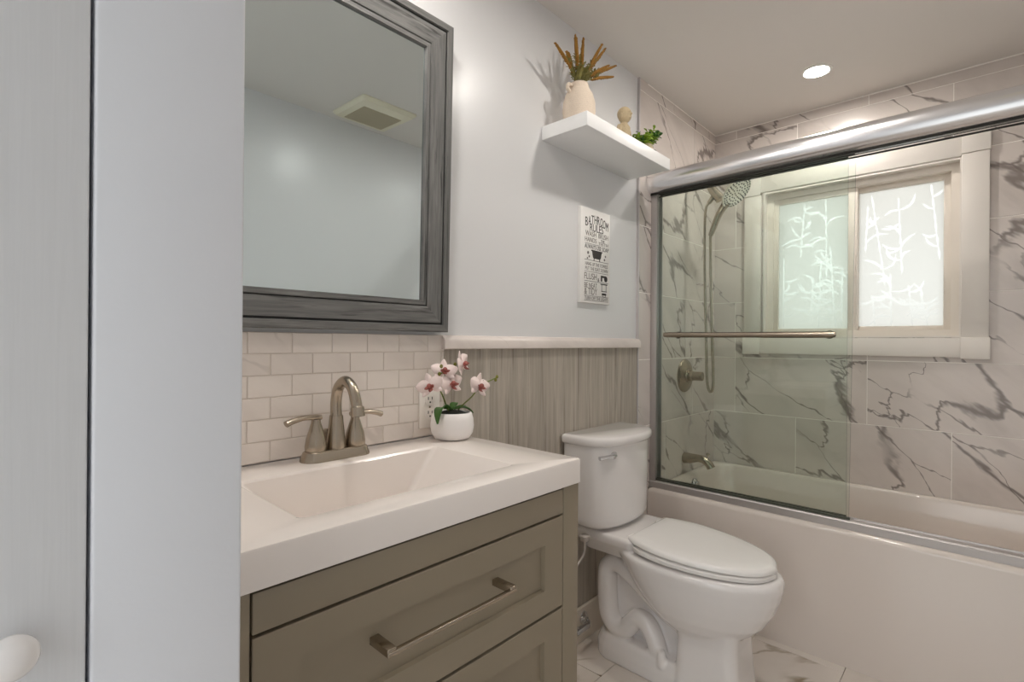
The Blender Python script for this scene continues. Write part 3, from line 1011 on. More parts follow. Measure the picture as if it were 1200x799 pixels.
bm = nb(); lathe(bm, [(0.024, 0.0), (0.024, 0.002), (0.019, 0.003), (0.017, 0.001), (0.0, 0.001)], (0.578, 0.897, T - 0.1418), (0, 0, 1), 24)
obj('drain', bm, M['nickel'], ct)

# ---------------------------------------------------------------- faucet
FX, FY, FT = 0.575, 1.090, T
fa = thing('faucet', 'brushed nickel two-handle faucet with arched spout on the vanity top', 'faucet', (FX, FY, FT))
bm = nb()
def stad(hx_, hy_, z):
    return rrect(FX, FY, hx_, hy_, min(hx_, hy_) * 0.98, z, 8)
loft(bm, [stad(0.082, 0.030, FT + 0.0003), stad(0.082, 0.030, FT + 0.004), stad(0.0755, 0.0245, FT + 0.020), stad(0.072, 0.021, FT + 0.0225)])
obj('base_plate', bm, M['nickel'], fa, ang=30)
bm = nb()
lathe(bm, [(0.0215, 0.0215), (0.0215, 0.026), (0.020, 0.045), (0.0165, 0.078), (0.0150, 0.0965), (0.0, 0.097)], (FX, FY, FT), (0, 0, 1), 28)
obj('spout_base', bm, M['nickel'], fa)
bm = nb()
tube(bm, [(FX, FY, FT + 0.094), (FX, FY + 0.001, FT + 0.128), (FX, FY - 0.010, FT + 0.160), (FX, FY - 0.040, FT + 0.177), (FX, FY - 0.070, FT + 0.164), (FX, FY - 0.087, FT + 0.134), (FX, FY - 0.092, FT + 0.118)], [0.0130, 0.0125, 0.0122, 0.0120, 0.0118, 0.0118, 0.0118], 22, 7)
sb = obj('spout', bm, M['nickel'], fa)
bm = nb(); lathe(bm, [(0.0, -0.001), (0.0145, 0.0), (0.0150, 0.003), (0.0145, 0.020), (0.0128, 0.022), (0.0, 0.023)], (FX, FY - 0.0965, FT + 0.103), (0, 0.20, 1), 24)
obj('aerator', bm, M['nickel'], sb)
for s in (-1, 1):
    hx0 = FX + s * 0.048
    bm = nb()
    lathe(bm, [(0.0225, 0.0225), (0.0235, 0.026), (0.0235, 0.034), (0.021, 0.050), (0.0155, 0.068), (0.0105, 0.084), (0.0095, 0.092), (0.0, 0.0925)], (hx0, FY, FT), (0, 0, 1), 28)
    hd_ = obj('handle', bm, M['nickel'], fa)
    bm = nb()
    tube(bm, [(hx0 - s * 0.012, FY, FT + 0.0955), (hx0, FY, FT + 0.0965), (hx0 + s * 0.030, FY - 0.001, FT + 0.0975), (hx0 + s * 0.055, FY - 0.003, FT + 0.093), (hx0 + s * 0.068, FY - 0.004, FT + 0.0885)], [0.0075, 0.0085, 0.0078, 0.0085, 0.0095], 16, 6, flat=0.75)
    obj('lever', bm, M['nickel'], hd_)
bm = nb(); lathe(bm, [(0.003, 0.022), (0.003, 0.050), (0.0055, 0.052), (0.0065, 0.058), (0.0045, 0.064), (0.0, 0.065)], (FX - 0.012, FY + 0.0235, FT), (0, 0, 1), 14)
obj('lift_rod', bm, M['nickel'], fa)

# ---------------------------------------------------------------- outlet
oc = thing('wall_outlet', 'white duplex wall outlet on the backsplash behind the orchid', 'outlet', (0.886, 1.1497, 0.975))
bm = nb(); box(bm, 0.850, 0.921, 1.1445, 1.1497, 0.917, 1.031, 0.002)
obj('cover_plate', bm, M['outlet'], oc, ang=60)
for zc in (0.955, 0.994):
    bm = nb()
    loft(bm, [[Vector((q.x, y, q.y)) for q in rrect(0.8855, zc, 0.0165, 0.0145, 0.011, 0, 5)] for y in (1.1446, 1.1430)])
    rc = obj('receptacle', bm, M['outlet'], oc)
    bm = nb()
    box(bm, 0.878, 0.8802, 1.1424, 1.1432, zc + 0.001, zc + 0.009); box(bm, 0.891, 0.8932, 1.1424, 1.1432, zc + 0.001, zc + 0.009)
    lathe(bm, [(0.003, 0.0), (0.0, 0.0008)], (0.8855, 1.1431, zc - 0.006), (0, -1, 0), 12)
    obj('slots', bm, M['slot'], rc, smooth=False)
bm = nb(); lathe(bm, [(0.003, 0.0), (0.002, 0.0012), (0.0, 0.0013)], (0.8855, 1.1446, 0.9745), (0, -1, 0), 12)
obj('cover_screw', bm, M['nickel'], oc)

# ---------------------------------------------------------------- toilet
TCX = 1.695
to = thing('toilet', 'white two-piece toilet with closed lid and exposed trapway curves', 'toilet', (TCX, 0.80, 0))
def interp(tab, y):
    for (ya, wa), (yb, wb) in zip(tab, tab[1:]):
        if (ya - y) * (yb - y) <= 0 and ya != yb:
            t = (y - ya) / (yb - ya)
            return wa + (wb - wa) * t
    return 0
def seat_ring(scale, z, inset=0.0, yb=0.905, yf=0.467, bw=0.135):
    """elongated seat outline, blunt at the back"""
    ctrl = [(bw, yb), (0.155, 0.86), (0.170, 0.79), (0.1705, 0.73), (0.160, 0.655), (0.137, 0.585), (0.104, 0.525), (0.060, 0.485), (0.0, yf)]
    half = smooth_path([(w_, y_, 0) for w_, y_ in ctrl], 4)
    pts = [(p.x, p.y) for p in half]
    full = pts + [(-x, y) for x, y in reversed(pts[:-1])]
    out = []
    cyy = 0.69
    for x, y in full:
        v = Vector((x, y - cyy))
        L = v.length
        v = v * ((L - inset) / L) * scale
        out.append(Vector((TCX + v.x, cyy + v.y, z - 0.040 * (0.905 - (cyy + v.y)) * (1 if z > 0.467 else 0.6))))
    return out
def egg(yf, yb, hw, z, nback=2.6, n=40):
    yc = yf + (yb - yf) * 0.60
    out = []
    for k in range(n):
        a = 2 * PI * k / n
        s_, c_ = math.sin(a), math.cos(a)
        if c_ > 0:     # front half
            x, y = hw * math.copysign(abs(s_) ** 0.92, s_), yc - (yc - yf) * abs(c_) ** 0.98
        else:
            e = 2 / nback
            x, y = hw * math.copysign(abs(s_) ** e, s_), yc + (yb - yc) * abs(c_) ** e
        out.append(Vector((TCX + x, y, z)))
    return out
bm = nb()
# bowl
loft(bm, [egg(0.62, 0.77, 0.075, 0.195), egg(0.575, 0.80, 0.100, 0.212), egg(0.535, 0.84, 0.124, 0.240), egg(0.500, 0.88, 0.143, 0.275), egg(0.474, 0.92, 0.158, 0.32), egg(0.457, 0.95, 0.169, 0.365), egg(0.449, 0.97, 0.175, 0.400), egg(0.448, 0.98, 0.177, 0.418), egg(0.453, 0.985, 0.174, 0.430), egg(0.466, 0.98, 0.164, 0.436)])
# deck under the tank
loft(bm, [rrect(TCX, 1.010, 0.095, 0.115, 0.04, 0.385), rrect(TCX, 1.010, 0.130, 0.125, 0.04, 0.425), rrect(TCX, 1.010, 0.148, 0.130, 0.03, 0.448), rrect(TCX, 1.010, 0.151, 0.131, 0.03, 0.470), rrect(TCX, 1.010, 0.145, 0.126, 0.03, 0.4795)])
# tank pedestal rise
loft(bm, [rrect(TCX, 1.05, 0.11, 0.06, 0.03, 0.455), rrect(TCX, 1.05, 0.10, 0.055, 0.03, 0.486)])
# front column
loft(bm, [rrect(TCX, 0.655, 0.112, 0.110, 0.035, 0.0), rrect(TCX, 0.655, 0.108, 0.106, 0.035, 0.04), rrect(TCX, 0.655, 0.102, 0.100, 0.035, 0.10), rrect(TCX, 0.656, 0.097, 0.096, 0.035, 0.19), rrect(TCX, 0.657, 0.10, 0.098, 0.035, 0.26)])
# base plinth
loft(bm, [rrect(TCX, 0.865, 0.100, 0.222, 0.085, 0.0), rrect(TCX, 0.865, 0.100, 0.222, 0.085, 0.045), rrect(TCX, 0.86, 0.094, 0.215, 0.08, 0.075), rrect(TCX, 0.86, 0.086, 0.205, 0.075, 0.088)])
# web between the trapway loops
loft(bm, [rrect(TCX, 0.87, 0.034, 0.165, 0.02, 0.05), rrect(TCX, 0.87, 0.034, 0.165, 0.02, 0.40)])
# trapway as it shows on both flanks
for s in (-1, 1):
    xx = TCX + s * 0.058
    tube(bm, [(xx - s * 0.01, 0.735, 0.20), (xx, 0.80, 0.235), (xx, 0.875, 0.280), (xx, 0.945, 0.325), (xx, 0.995, 0.345), (xx, 1.028, 0.325), (xx, 1.034, 0.27), (xx, 1.030, 0.19), (xx, 1.020, 0.145), (xx, 0.992, 0.117), (xx, 0.955, 0.120), (xx, 0.930, 0.150), (xx, 0.905, 0.175), (xx, 0.872, 0.172), (xx, 0.850, 0.145), (xx, 0.832, 0.105), (xx, 0.822, 0.06)],
         [0.027, 0.028, 0.028, 0.029, 0.032, 0.036, 0.037, 0.037, 0.037, 0.036, 0.034, 0.033, 0.033, 0.033, 0.033, 0.033, 0.033], 18, 5)
    # shoulder of the bowl above the trapway
    tube(bm, [(TCX + s * 0.06, 0.70, 0.235), (TCX + s * 0.066, 0.77, 0.268), (TCX + s * 0.066, 0.83, 0.315), (TCX + s * 0.060, 0.89, 0.37)], [0.036, 0.040, 0.044, 0.045], 18, 5)
    lathe(bm, [(0.017, 0.07), (0.016, 0.10), (0.013, 0.118), (0.011, 0.124), (0.0, 0.126)], (TCX + s * 0.086, 0.800, -0.008), (0, 0, 1), 18)
bm = remesh(bm, 0.0045, 6)
obj('bowl', bm, M['ceramic'], to, ang=180)
# tank: flat back, bowed front
def tank_ring(hw, yb, yf, ys, z, n=18, rb=0.012):
    pts = [Vector((TCX - hw + rb, yb, z)), Vector((TCX - hw + rb * 0.3, yb - rb * 0.3, z)), Vector((TCX - hw, yb - rb, z))]
    rs = 0.030
    pts.append(Vector((TCX - hw, ys + rs, z)))
    for k in range(n + 1):
        t = -1 + 2 * k / n
        x = hw * math.sin(t * PI / 2)
        y = yf + (ys - yf) * (1 - math.cos(t * PI / 2) ** 0.9)
        pts.append(Vector((TCX + x, y, z)))
    pts.append(Vector((TCX + hw, ys + rs, z)))
    pts += [Vector((TCX + hw, yb - rb, z)), Vector((TCX + hw - rb * 0.3, yb - rb * 0.3, z)), Vector((TCX + hw - rb, yb, z))]
    return list(reversed(pts))
bm = nb()
loft(bm, [tank_ring(0.150, 1.118, 0.985, 1.045, 0.488), tank_ring(0.172, 1.130, 0.965, 1.045, 0.492), tank_ring(0.184, 1.136, 0.954, 1.048, 0.504), tank_ring(0.188, 1.139, 0.950, 1.05, 0.522), tank_ring(0.193, 1.142, 0.948, 1.05, 0.66), tank_ring(0.197, 1.143, 0.946, 1.05, 0.788)])
obj('tank', bm, M['ceramic'], to, ang=50)
bm = nb()
loft(bm, [tank_ring(0.198, 1.143, 0.944, 1.05, 0.7885), tank_ring(0.204, 1.145, 0.937, 1.048, 0.791), tank_ring(0.206, 1.146, 0.934, 1.047, 0.797), tank_ring(0.207, 1.147, 0.932, 1.046, 0.812), tank_ring(0.204, 1.145, 0.936, 1.048, 0.819), tank_ring(0.196, 1.140, 0.945, 1.05, 0.8225)])
obj('tank_lid', bm, M['ceramic'], to, ang=50)
bm = nb()
lathe(bm, [(0.017, 0.0), (0.017, 0.006), (0.012, 0.011), (0.0, 0.012)], (1.574, 0.9765, 0.757), (-0.3, -1, 0), 18)
tube(bm, [(1.574, 0.965, 0.757), (1.556, 0.966, 0.757), (1.530, 0.977, 0.754), (1.508, 0.988, 0.752)], [0.0085, 0.0095, 0.0085, 0.0095], 12, 5, flat=0.8)
obj('flush_lever', bm, M['chrome'], to, label='chrome flush lever')
bm = nb()
loft(bm, [seat_ring(1.0, 0.4475, 0.006, bw=0.12), seat_ring(1.0, 0.450, 0.001, bw=0.12), seat_ring(1.0, 0.461, 0.0, bw=0.12), seat_ring(1.0, 0.4645, 0.004, bw=0.12)])
obj('seat', bm, M['seat'], to, ang=50)
bm = nb()
loft(bm, [seat_ring(1.0, 0.4745, 0.012), seat_ring(1.0, 0.4755, 0.001), seat_ring(1.0, 0.484, 0.001), seat_ring(1.0, 0.490, 0.006), seat_ring(1.0, 0.4925, 0.018), seat_ring(1.0, 0.4945, 0.06)])
obj('seat_lid', bm, M['seat'], to, ang=50)
for s in (-1, 1):
    bm = nb(); tube(bm, [(TCX + s * 0.115, 0.915, 0.466), (TCX + s * 0.115, 0.912, 0.474), (TCX + s * 0.085, 0.912, 0.474)], 0.010, 12, 3)
    obj('hinge', bm, M['seat'], to)

# water supply behind the toilet
ws = thing('water_supply_line', 'braided water supply line running down from the toilet tank', 'pipe', (1.60, 1.10, 0.09))
bm = nb(); lathe(bm, [(0.016, 0.0), (0.018, 0.003), (0.018, 0.018), (0.013, 0.022), (0.0, 0.0225)], (1.512, 1.050, 0.448), (0, 0, 1), 10)
obj('coupling_nut', bm, M['hose'], ws)
bm = nb(); tube(bm, [(1.512, 1.050, 0.452), (1.512, 1.050, 0.42), (1.505, 1.055, 0.39), (1.47, 1.065, 0.35), (1.43, 1.08, 0.27), (1.46, 1.095, 0.17), (1.54, 1.096, 0.105)], 0.0045, 10, 7)
obj('hose', bm, M['hose'], ws)
bm = nb(); lathe(bm, [(0.024, 0.0), (0.023, 0.004), (0.012, 0.009), (0.008, 0.012), (0.008, 0.020), (0.0, 0.021)], (1.632, 1.138, 0.093), (0, -1, 0), 20)
box(bm, 1.52, 1.606, 1.086, 1.106, 0.083, 0.103, 0.004); tube(bm, [(1.600, 1.096, 0.093), (1.622, 1.105, 0.093), (1.632, 1.125, 0.093)], 0.006, 10, 3)
obj('shutoff_valve', bm, M['chrome'], ws, label='chrome shutoff valve with round wall flange')

# ---------------------------------------------------------------- shelf and what stands on it
SZ = 1.926
bm = nb(); box(bm, 1.386, 1.986, 0.966, 1.1597, 1.878, SZ, 0.0015)
o = obj('floating_shelf', bm, M['shelf'], None, loc=(1.686, 1.06, 1.878), ang=60)
tag(o, 'white floating shelf high on the wall above the bathroom sign', 'shelf')
vs = thing('vase', 'cream woven-texture jug vase holding ochre dried stems', 'vase', (1.478, 1.065, SZ))
VXc, VYc = 1.478, 1.065
bm = nb()
pr_ = []
for k in range(46):
    t = k / 45
    h = t * 0.150
    r = 0.043 + 0.0150 * math.sin(PI * min(1, t / 0.86) ** 0.9) - (0.012 * max(0, (t - 0.72) / 0.28) ** 1.3)
    r += 0.0011 * math.sin(k * PI * 0.9)
    pr_.append((r, h))
pr_ = [(0.0, 0.0), (0.040, 0.0)] + pr_ + [(0.032, 0.152), (0.027, 0.151), (0.027, 0.11), (0.0, 0.11)]
lathe(bm, pr_, (VXc, VYc, SZ + 0.0003), (0, 0, 1), 40)
obj('body', bm, M['vase'], vs, ang=80)
for s in (-1, 1):
    bm = nb()
    ax = Vector((-s * 0.99, s * 0.10, 0))
    c = Vector((VXc, VYc, SZ + 0.124))
    tube(bm, [c + ax * 0.040 + Vector((0, 0, 0.012)), c + ax * 0.055 + Vector((0, 0, 0.012)), c + ax * 0.060 + Vector((0, 0, -0.004)), c + ax * 0.047 + Vector((0, 0, -0.014))], 0.0065, 12, 5)
    obj('ear_handle', bm, M['vase'], vs)
dr = thing('dried_flowers', 'bunch of ochre dried flower spikes with sage leaves in the woven vase', 'dried flowers', (VXc, VYc, SZ + 0.112))
tips = [(1.335, 1.062, 2.165), (1.395, 1.02, 2.195), (1.459, 1.07, 2.25), (1.495, 1.06, 2.252), (1.516, 1.08, 2.235), (1.571, 1.03, 2.25), (1.640, 1.06, 2.275), (1.715, 1.06, 2.240), (1.434, 1.09, 2.19), (1.475, 1.11, 2.21), (1.45, 1.03, 2.165), (1.54, 1.10, 2.20), (1.60, 1.02, 2.18), (1.665, 1.04, 2.17)]
for i, tp_ in enumerate(tips):
    tp_ = Vector(tp_)
    r_ = random.Random(i)
    hd2 = Vector((tp_.x - VXc, tp_.y - VYc, 0))
    b0 = Vector((VXc + r_.uniform(-0.008, 0.008), VYc + r_.uniform(-0.008, 0.008), SZ + 0.1115))
    neck = Vector((VXc, VYc, SZ + 0.160)) + hd2.normalized() * min(0.015, hd2.length * 0.3)
    mid = neck.lerp(tp_, 0.40) + Vector((0, 0, 0.010 if abs(tp_.x - VXc) > 0.08 else 0.0))
    bm = nb()
    tube(bm, [b0, neck, mid, tp_], 0.0015, 6, 5)
    # leaflets up the lower half
    for q in range(24):
        t = r_.uniform(0.0, 1.25)
        c = neck.lerp(mid, t) + Vector((0, 0, 0.004)) if t < 1 else mid.lerp(tp_, (t - 1) * 0.5)
        a = r_.uniform(0, 2 * PI)
        dv = Vector((math.cos(a), math.sin(a), r_.uniform(0.35, 1.1))).normalized()
        leaf(bm, c, c + dv * r_.uniform(0.014, 0.026), 0.006, 0.1, None, 4, 0.0004)
    st = obj('stem', bm, M['sage'], dr)
    bm = nb()
    path = [neck.lerp(mid, 0.72), mid.lerp(tp_, 0.2), mid.lerp(tp_, 0.65), tp_]
    tube(bm, path, [0.0030, 0.0056, 0.0054, 0.0028], 10, 6)
    for q in range(70):
        t = q / 70
        c = path[0].lerp(tp_, t)
        a = r_.uniform(0, 2 * PI)
        ball(bm, c + Vector((math.cos(a), math.sin(a), r_.uniform(-.3, .3))) * 0.0052 * (1 - 0.35 * t), 0.0022, 6, 4)
    obj('flower_spike', bm, M['plume'], st)
bm = nb()
rr_ = random.Random(77)
for q in range(26):
    a = rr_.uniform(-0.8, 0.9)
    c = Vector((VXc + rr_.uniform(-0.018, 0.018), VYc + rr_.uniform(-0.018, 0.0), SZ + 0.158 + rr_.uniform(0, 0.02)))
    leaf(bm, c, c + Vector((math.sin(a) + 0.25, -0.5, 0.5 + rr_.uniform(-.2, .6))).normalized() * rr_.uniform(0.025, 0.05), 0.010, 0.12, None, 5, 0.0005)
obj('sage_foliage', bm, M['sage'], dr)

fg = thing('stone_figurine', 'small tan stone-look seated figurine between vase and green plant', 'figurine', (1.775, 1.05, SZ))
bm = nb()
fx, fy = 1.769, 1.052
loft(bm, [rrect(fx, fy, 0.042, 0.032, 0.028, SZ + 0.0003), rrect(fx, fy, 0.046, 0.034, 0.030, SZ + 0.012), rrect(fx, fy, 0.036, 0.026, 0.024, SZ + 0.03), rrect(fx, fy + 0.004, 0.028, 0.019, 0.018, SZ + 0.05), rrect(fx, fy + 0.005, 0.031, 0.020, 0.019, SZ + 0.075), rrect(fx, fy + 0.005, 0.033, 0.019, 0.018, SZ + 0.090), rrect(fx, fy + 0.004, 0.016, 0.013, 0.012, SZ + 0.102), rrect(fx, fy + 0.003, 0.012, 0.012, 0.011, SZ + 0.112)])
for s in (-1, 1):
    tube(bm, [(fx + s * 0.031, fy + 0.004, SZ + 0.086), (fx + s * 0.041, fy, SZ + 0.058), (fx + s * 0.032, fy - 0.022, SZ + 0.036), (fx + s * 0.008, fy - 0.030, SZ + 0.030)], [0.0105, 0.0095, 0.008, 0.0065], 12, 5)
    tube(bm, [(fx + s * 0.020, fy - 0.006, SZ + 0.018), (fx + s * 0.046, fy - 0.018, SZ + 0.015), (fx + s * 0.012, fy - 0.036, SZ + 0.013)], [0.013, 0.012, 0.008], 12, 5)
ball(bm, (fx, fy, SZ + 0.135), (0.0250, 0.0275, 0.0315), 20, 14)
for s in (-1, 1):
    ball(bm, (fx + s * 0.0250, fy + 0.001, SZ + 0.128), (0.004, 0.006, 0.011), 10, 7)
    ball(bm, (fx + s * 0.0095, fy - 0.0250, SZ + 0.140), (0.0045, 0.003, 0.002), 8, 6)
tube(bm, [(fx, fy - 0.0245, SZ + 0.142), (fx, fy - 0.0305, SZ + 0.130)], [0.002, 0.0042], 8, 2)
ball(bm, (fx, fy - 0.0240, SZ + 0.120), (0.008, 0.003, 0.002), 8, 6)
bm = remesh(bm, 0.0016, 2)
obj('body', bm, M['stone'], fg, ang=180)
bm = nb()
ball(bm, (fx, fy + 0.003, SZ + 0.141), (0.0263, 0.0280, 0.0275), 20, 14)
geom = bm.verts[:] + bm.edges[:] + bm.faces[:]
bmesh.ops.bisect_plane(bm, geom=geom, plane_co=(fx, fy - 0.012, SZ + 0.143), plane_no=(0, -0.75, -0.62), clear_outer=True)
bmesh.ops.holes_fill(bm, edges=[e for e in bm.edges if e.is_boundary])
obj('hair_cap', bm, M['stone'], fg)

gpnt = thing('green_plant', 'small bright green leafy plant in a tan pot on the shelf end', 'plant', (1.885, 1.03, SZ))
px_, py_ = 1.892, 1.031
bm = nb(); lathe(bm, [(0.0, 0.0), (0.022, 0.0), (0.030, 0.012), (0.033, 0.030), (0.031, 0.044), (0.028, 0.044), (0.028, 0.036), (0.0, 0.036)], (px_, py_, SZ + 0.0003), (0, 0, 1), 28)
obj('pot', bm, M['planter'], gpnt)
rp = random.Random(3)
for k in range(44):
    a = rp.uniform(0, 2 * PI)
    el = rp.uniform(0.15, 1.3)
    L = rp.uniform(0.045, 0.078)
    dv = Vector((math.cos(a) * math.cos(el) * 1.2, math.sin(a) * math.cos(el), math.sin(el))).normalized()
    if dv.y > 0.5:
        L *= 0.75
    if dv.x < -0.2:
        L *= 0.82
    b0 = Vector((px_ - 0.006, py_, SZ + 0.0365)) + Vector((dv.x, dv.y, 0)) * 0.015
    e0 = b0 + dv * L
    bm = nb()
    tube(bm, [b0, b0.lerp(e0, 0.5) + Vector((0, 0, 0.004)), e0], 0.0010, 6, 4)
    for q in range(9):
        t = 0.30 + 0.7 * q / 8
        c = b0.lerp(e0, t)
        aa = q * 2.4 + rp.uniform(-.3, .3)
        u_, w_ = frame_for(dv)
        ld = (dv * 0.6 + (u_ * math.cos(aa) + w_ * math.sin(aa))).normalized()
        leaf(bm, c, c + ld * rp.uniform(0.014, 0.021), 0.0125, 0.1, None, 4, 0.0004)
    obj('sprig', bm, M['leaf_bright'] if k % 3 else M['leaf'], gpnt)

# ---------------------------------------------------------------- sign
sg = thing('wall_sign', 'tall white bathroom rules sign with dark lettering on the wall', 'sign', (1.708, 1.1597, 1.315))
SX0, SX1, SB, ST, SY = 1.606, 1.812, 1.315, 1.688, 1.1445
bm = nb(); box(bm, SX0, SX1, SY, 1.1597, SB, ST, 0.001)
obj('canvas', bm, M['canvas'], sg, ang=60)
SW, SH = SX1 - SX0, ST - SB
def put(s, cx_, zf, hgt, width=None, mat='ink', name='lettering', shear=0.0):
    """lettering at a fraction zf of the sign height (from the top), fitted to a width"""
    b = text_bm(s, 1.0, 0.0)
    xs_ = [v.co.x for v in b.verts]; ys_ = [v.co.y for v in b.verts]
    w0, h0 = max(xs_) - min(xs_), max(ys_) - min(ys_)
    mx_, my_ = (max(xs_) + min(xs_)) / 2, (max(ys_) + min(ys_)) / 2
    kx = (width or w0 * hgt / h0) / w0
    ky = hgt / h0
    for v in b.verts:
        X = (v.co.x - mx_) * kx; Z = (v.co.y - my_) * ky
        v.co = Vector((SX0 + SW * cx_ + X, SY - 0.0006, ST - SH * zf + Z))
    r = bmesh.ops.extrude_face_region(b, geom=b.faces[:])
    for v in [g for g in r['geom'] if isinstance(g, bmesh.types.BMVert)]:
        v.co.y += 0.0005
    return obj(name, b, M[mat], sg, smooth=False)
def rule(zf, mat='ink', a=0.12, c=0.95):
    b = nb(); box(b, SX0 + SW * a, SX0 + SW * c, SY - 0.0006, SY + 0.0002, ST - SH * zf - 0.0008, ST - SH * zf + 0.0008)
    obj('rule_line', b, M[mat], sg, smooth=False)
word = 'BATHROOM'
for k, chh in enumerate(word):
    t = (k - 3.5) / 3.5
    put(chh, 0.54 + t * 0.355, 0.105 + 0.040 * t * t, 0.034, 0.017, 'ink')
put('RULES', 0.53, 0.195, 0.030, 0.095, 'ink')
put('WASH', 0.33, 0.265, 0.020, 0.075, 'ink_grey'); put('HANDS', 0.33, 0.330, 0.018, 0.080, 'ink_grey')
put('BRUSH', 0.76, 0.265, 0.020, 0.070, 'ink_grey'); put('THE', 0.74, 0.315, 0.010, 0.026, 'ink'); put('TEETH', 0.76, 0.350, 0.013, 0.070, 'ink_grey')
rule(0.372, 'ink_grey', 0.14, 0.62)
put('ALWAYS USE SOAP', 0.54, 0.402, 0.017, 0.170, 'ink')
# claw-foot tub emblem with bubbles
bm = nb()
ex, ez = SX0 + SW * 0.54, ST - SH * 0.486
pts_ = [(-0.040, 0.020), (0.040, 0.020), (0.040, 0.016), (0.034, 0.014), (0.028, -0.008), (0.022, -0.013), (-0.022, -0.013), (-0.028, -0.008), (-0.034, 0.014), (-0.040, 0.016)]
loft(bm, [[Vector((ex + x, y, ez + z)) for x, z in pts_] for y in (SY - 0.0006, SY + 0.0002)])
for s in (-1, 1):
    box(bm, ex + s * 0.020 - 0.0025, ex + s * 0.020 + 0.0025, SY - 0.0006, SY + 0.0002, ez - 0.023, ez - 0.012)
obj('bathtub_emblem', bm, M['ink'], sg, smooth=False)
for (dx, dz, r_) in ((-0.062, 0.006, 0.006), (-0.054, -0.008, 0.0045), (-0.066, -0.016, 0.004), (0.062, 0.004, 0.0045), (0.055, -0.010, 0.005)):
    bm = nb()
    lathe(bm, [(r_, 0.0), (r_, 0.0006), (r_ * 0.7, 0.0006), (r_ * 0.7, 0.0)], (ex + dx, SY - 0.0001, ez + dz), (0, -1, 0), 14)
    obj('bubble', bm, M['ink_grey'], sg, smooth=False)
rule(0.545)
put('HANG UP THE TOWELS', 0.54, 0.585, 0.014, 0.160, 'ink_grey'); put('PUT THE SEAT DOWN', 0.54, 0.635, 0.014, 0.160, 'ink_grey')
rule(0.668, 'ink_grey')
put('FLUSH', 0.33, 0.716, 0.025, 0.085, 'ink_grey'); put('&', 0.60, 0.742, 0.014, 0.012, 'ink')
bm = nb()   # paper roll emblem
qx, qz = SX0 + SW * 0.80, ST - SH * 0.722
lathe(bm, [(0.012, 0), (0.012, 0.0006), (0.006, 0.0006), (0.006, 0.0)], (qx + 0.012, SY - 0.0001, qz), (0, -1, 0), 18)
box(bm, qx - 0.022, qx + 0.010, SY - 0.0006, SY + 0.0002, qz + 0.004, qz + 0.012)
box(bm, qx - 0.024, qx - 0.014, SY - 0.0006, SY + 0.0002, qz - 0.012, qz + 0.012)
obj('paper_roll_emblem', bm, M['ink'], sg, smooth=False)
rule(0.768)
put('BE NEAT', 0.34, 0.812, 0.020, 0.088, 'ink_grey'); put('& TIDY', 0.34, 0.876, 0.026, 0.088, 'ink_grey')
bm = nb()   # toilet emblem
tx_, tz_ = SX0 + SW * 0.80, ST - SH * 0.848
for (a, b, c, d_) in ((-0.026, 0.024, 0.022, 0.026), (-0.018, -0.0155, -0.004, 0.022), (0.0135, 0.016, -0.004, 0.022), (-0.020, 0.020, -0.006, -0.003), (-0.016, 0.016, -0.020, -0.012), (-0.012, 0.012, -0.028, -0.0255), (-0.012, -0.010, -0.026, -0.02), (0.010, 0.012, -0.026, -0.02)):
    box(bm, tx_ + a, tx_ + b, SY - 0.0006, SY + 0.0002, tz_ + c, tz_ + d_)
obj('toilet_emblem', bm, M['ink'], sg, smooth=False)
rule(0.922, 'ink_grey')
put('TURN OFF THE LIGHTS', 0.54, 0.947, 0.013, 0.165, 'ink_grey')
rule(0.972, 'ink_grey')

# ---------------------------------------------------------------- orchid
OX, OY, OZ = 0.910, 1.076, T
orc = thing('potted_orchid', 'white and pink orchid in a round white pot on the vanity top', 'plant', (OX, OY, OZ))
bm = nb(); lathe(bm, [(0.0, 0.0003), (0.038, 0.0003), (0.048, 0.004), (0.057, 0.018), (0.060, 0.036), (0.058, 0.056), (0.053, 0.072), (0.050, 0.0735), (0.048, 0.071), (0.050, 0.058), (0.0, 0.058)], (OX, OY, OZ), (0, 0, 1), 44)
obj('pot', bm, M['pot'], orc, ang=60)
bm = nb(); lathe(bm, [(0.048, 0.0585), (0.044, 0.068), (0.026, 0.076), (0.0, 0.079)], (OX, OY, OZ), (0, 0, 1), 24)
obj('moss', bm, M['soil'], orc)
for (b_, t_, w_, bd, sd) in (((OX - 0.004, OY, OZ + 0.078), (OX - 0.075, OY - 0.030, OZ + 0.052), 0.036, 0.30, (-0.3, 0.9, -0.3)),
                             ((OX + 0.004, OY - 0.002, OZ + 0.080), (OX + 0.062, OY - 0.018, OZ + 0.066), 0.026, 0.16, (0.2, -0.9, -0.2)),
                             ((OX + 0.002, OY + 0.004, OZ + 0.078), (OX + 0.040, OY + 0.030, OZ + 0.092), 0.024, 0.1, (0.6, -0.7, 0))):
    bm = nb(); leaf(bm, b_, t_, w_, bd, sd, 10, 0.0012, cup=0.18)
    obj('leaf', bm, M['leaf'], orc, ang=180)
for pts in ([(OX - 0.012, OY, OZ + 0.074), (0.884, 1.07, 0.985), (0.868, 1.068, 1.015), (0.856, 1.066, 1.035), (0.858, 1.066, 1.06), (0.880, 1.066, 1.083), (0.905, 1.066, 1.094)],
            [(OX + 0.018, OY, OZ + 0.074), (0.944, 1.07, 0.983), (0.975, 1.068, 1.003), (1.005, 1.068, 1.030), (1.030, 1.068, 1.040), (1.073, 1.068, 1.052)],
            [(0.858, 1.066, 1.045), (0.832, 1.060, 1.036), (0.812, 1.055, 1.042)],
            [(0.905, 1.066, 1.080), (0.878, 1.062, 1.078), (0.854, 1.06, 1.074)]):
    bm = nb(); tube(bm, pts, 0.0019, 8, 6)
    obj('flower_stem', bm, M['stem'], orc)
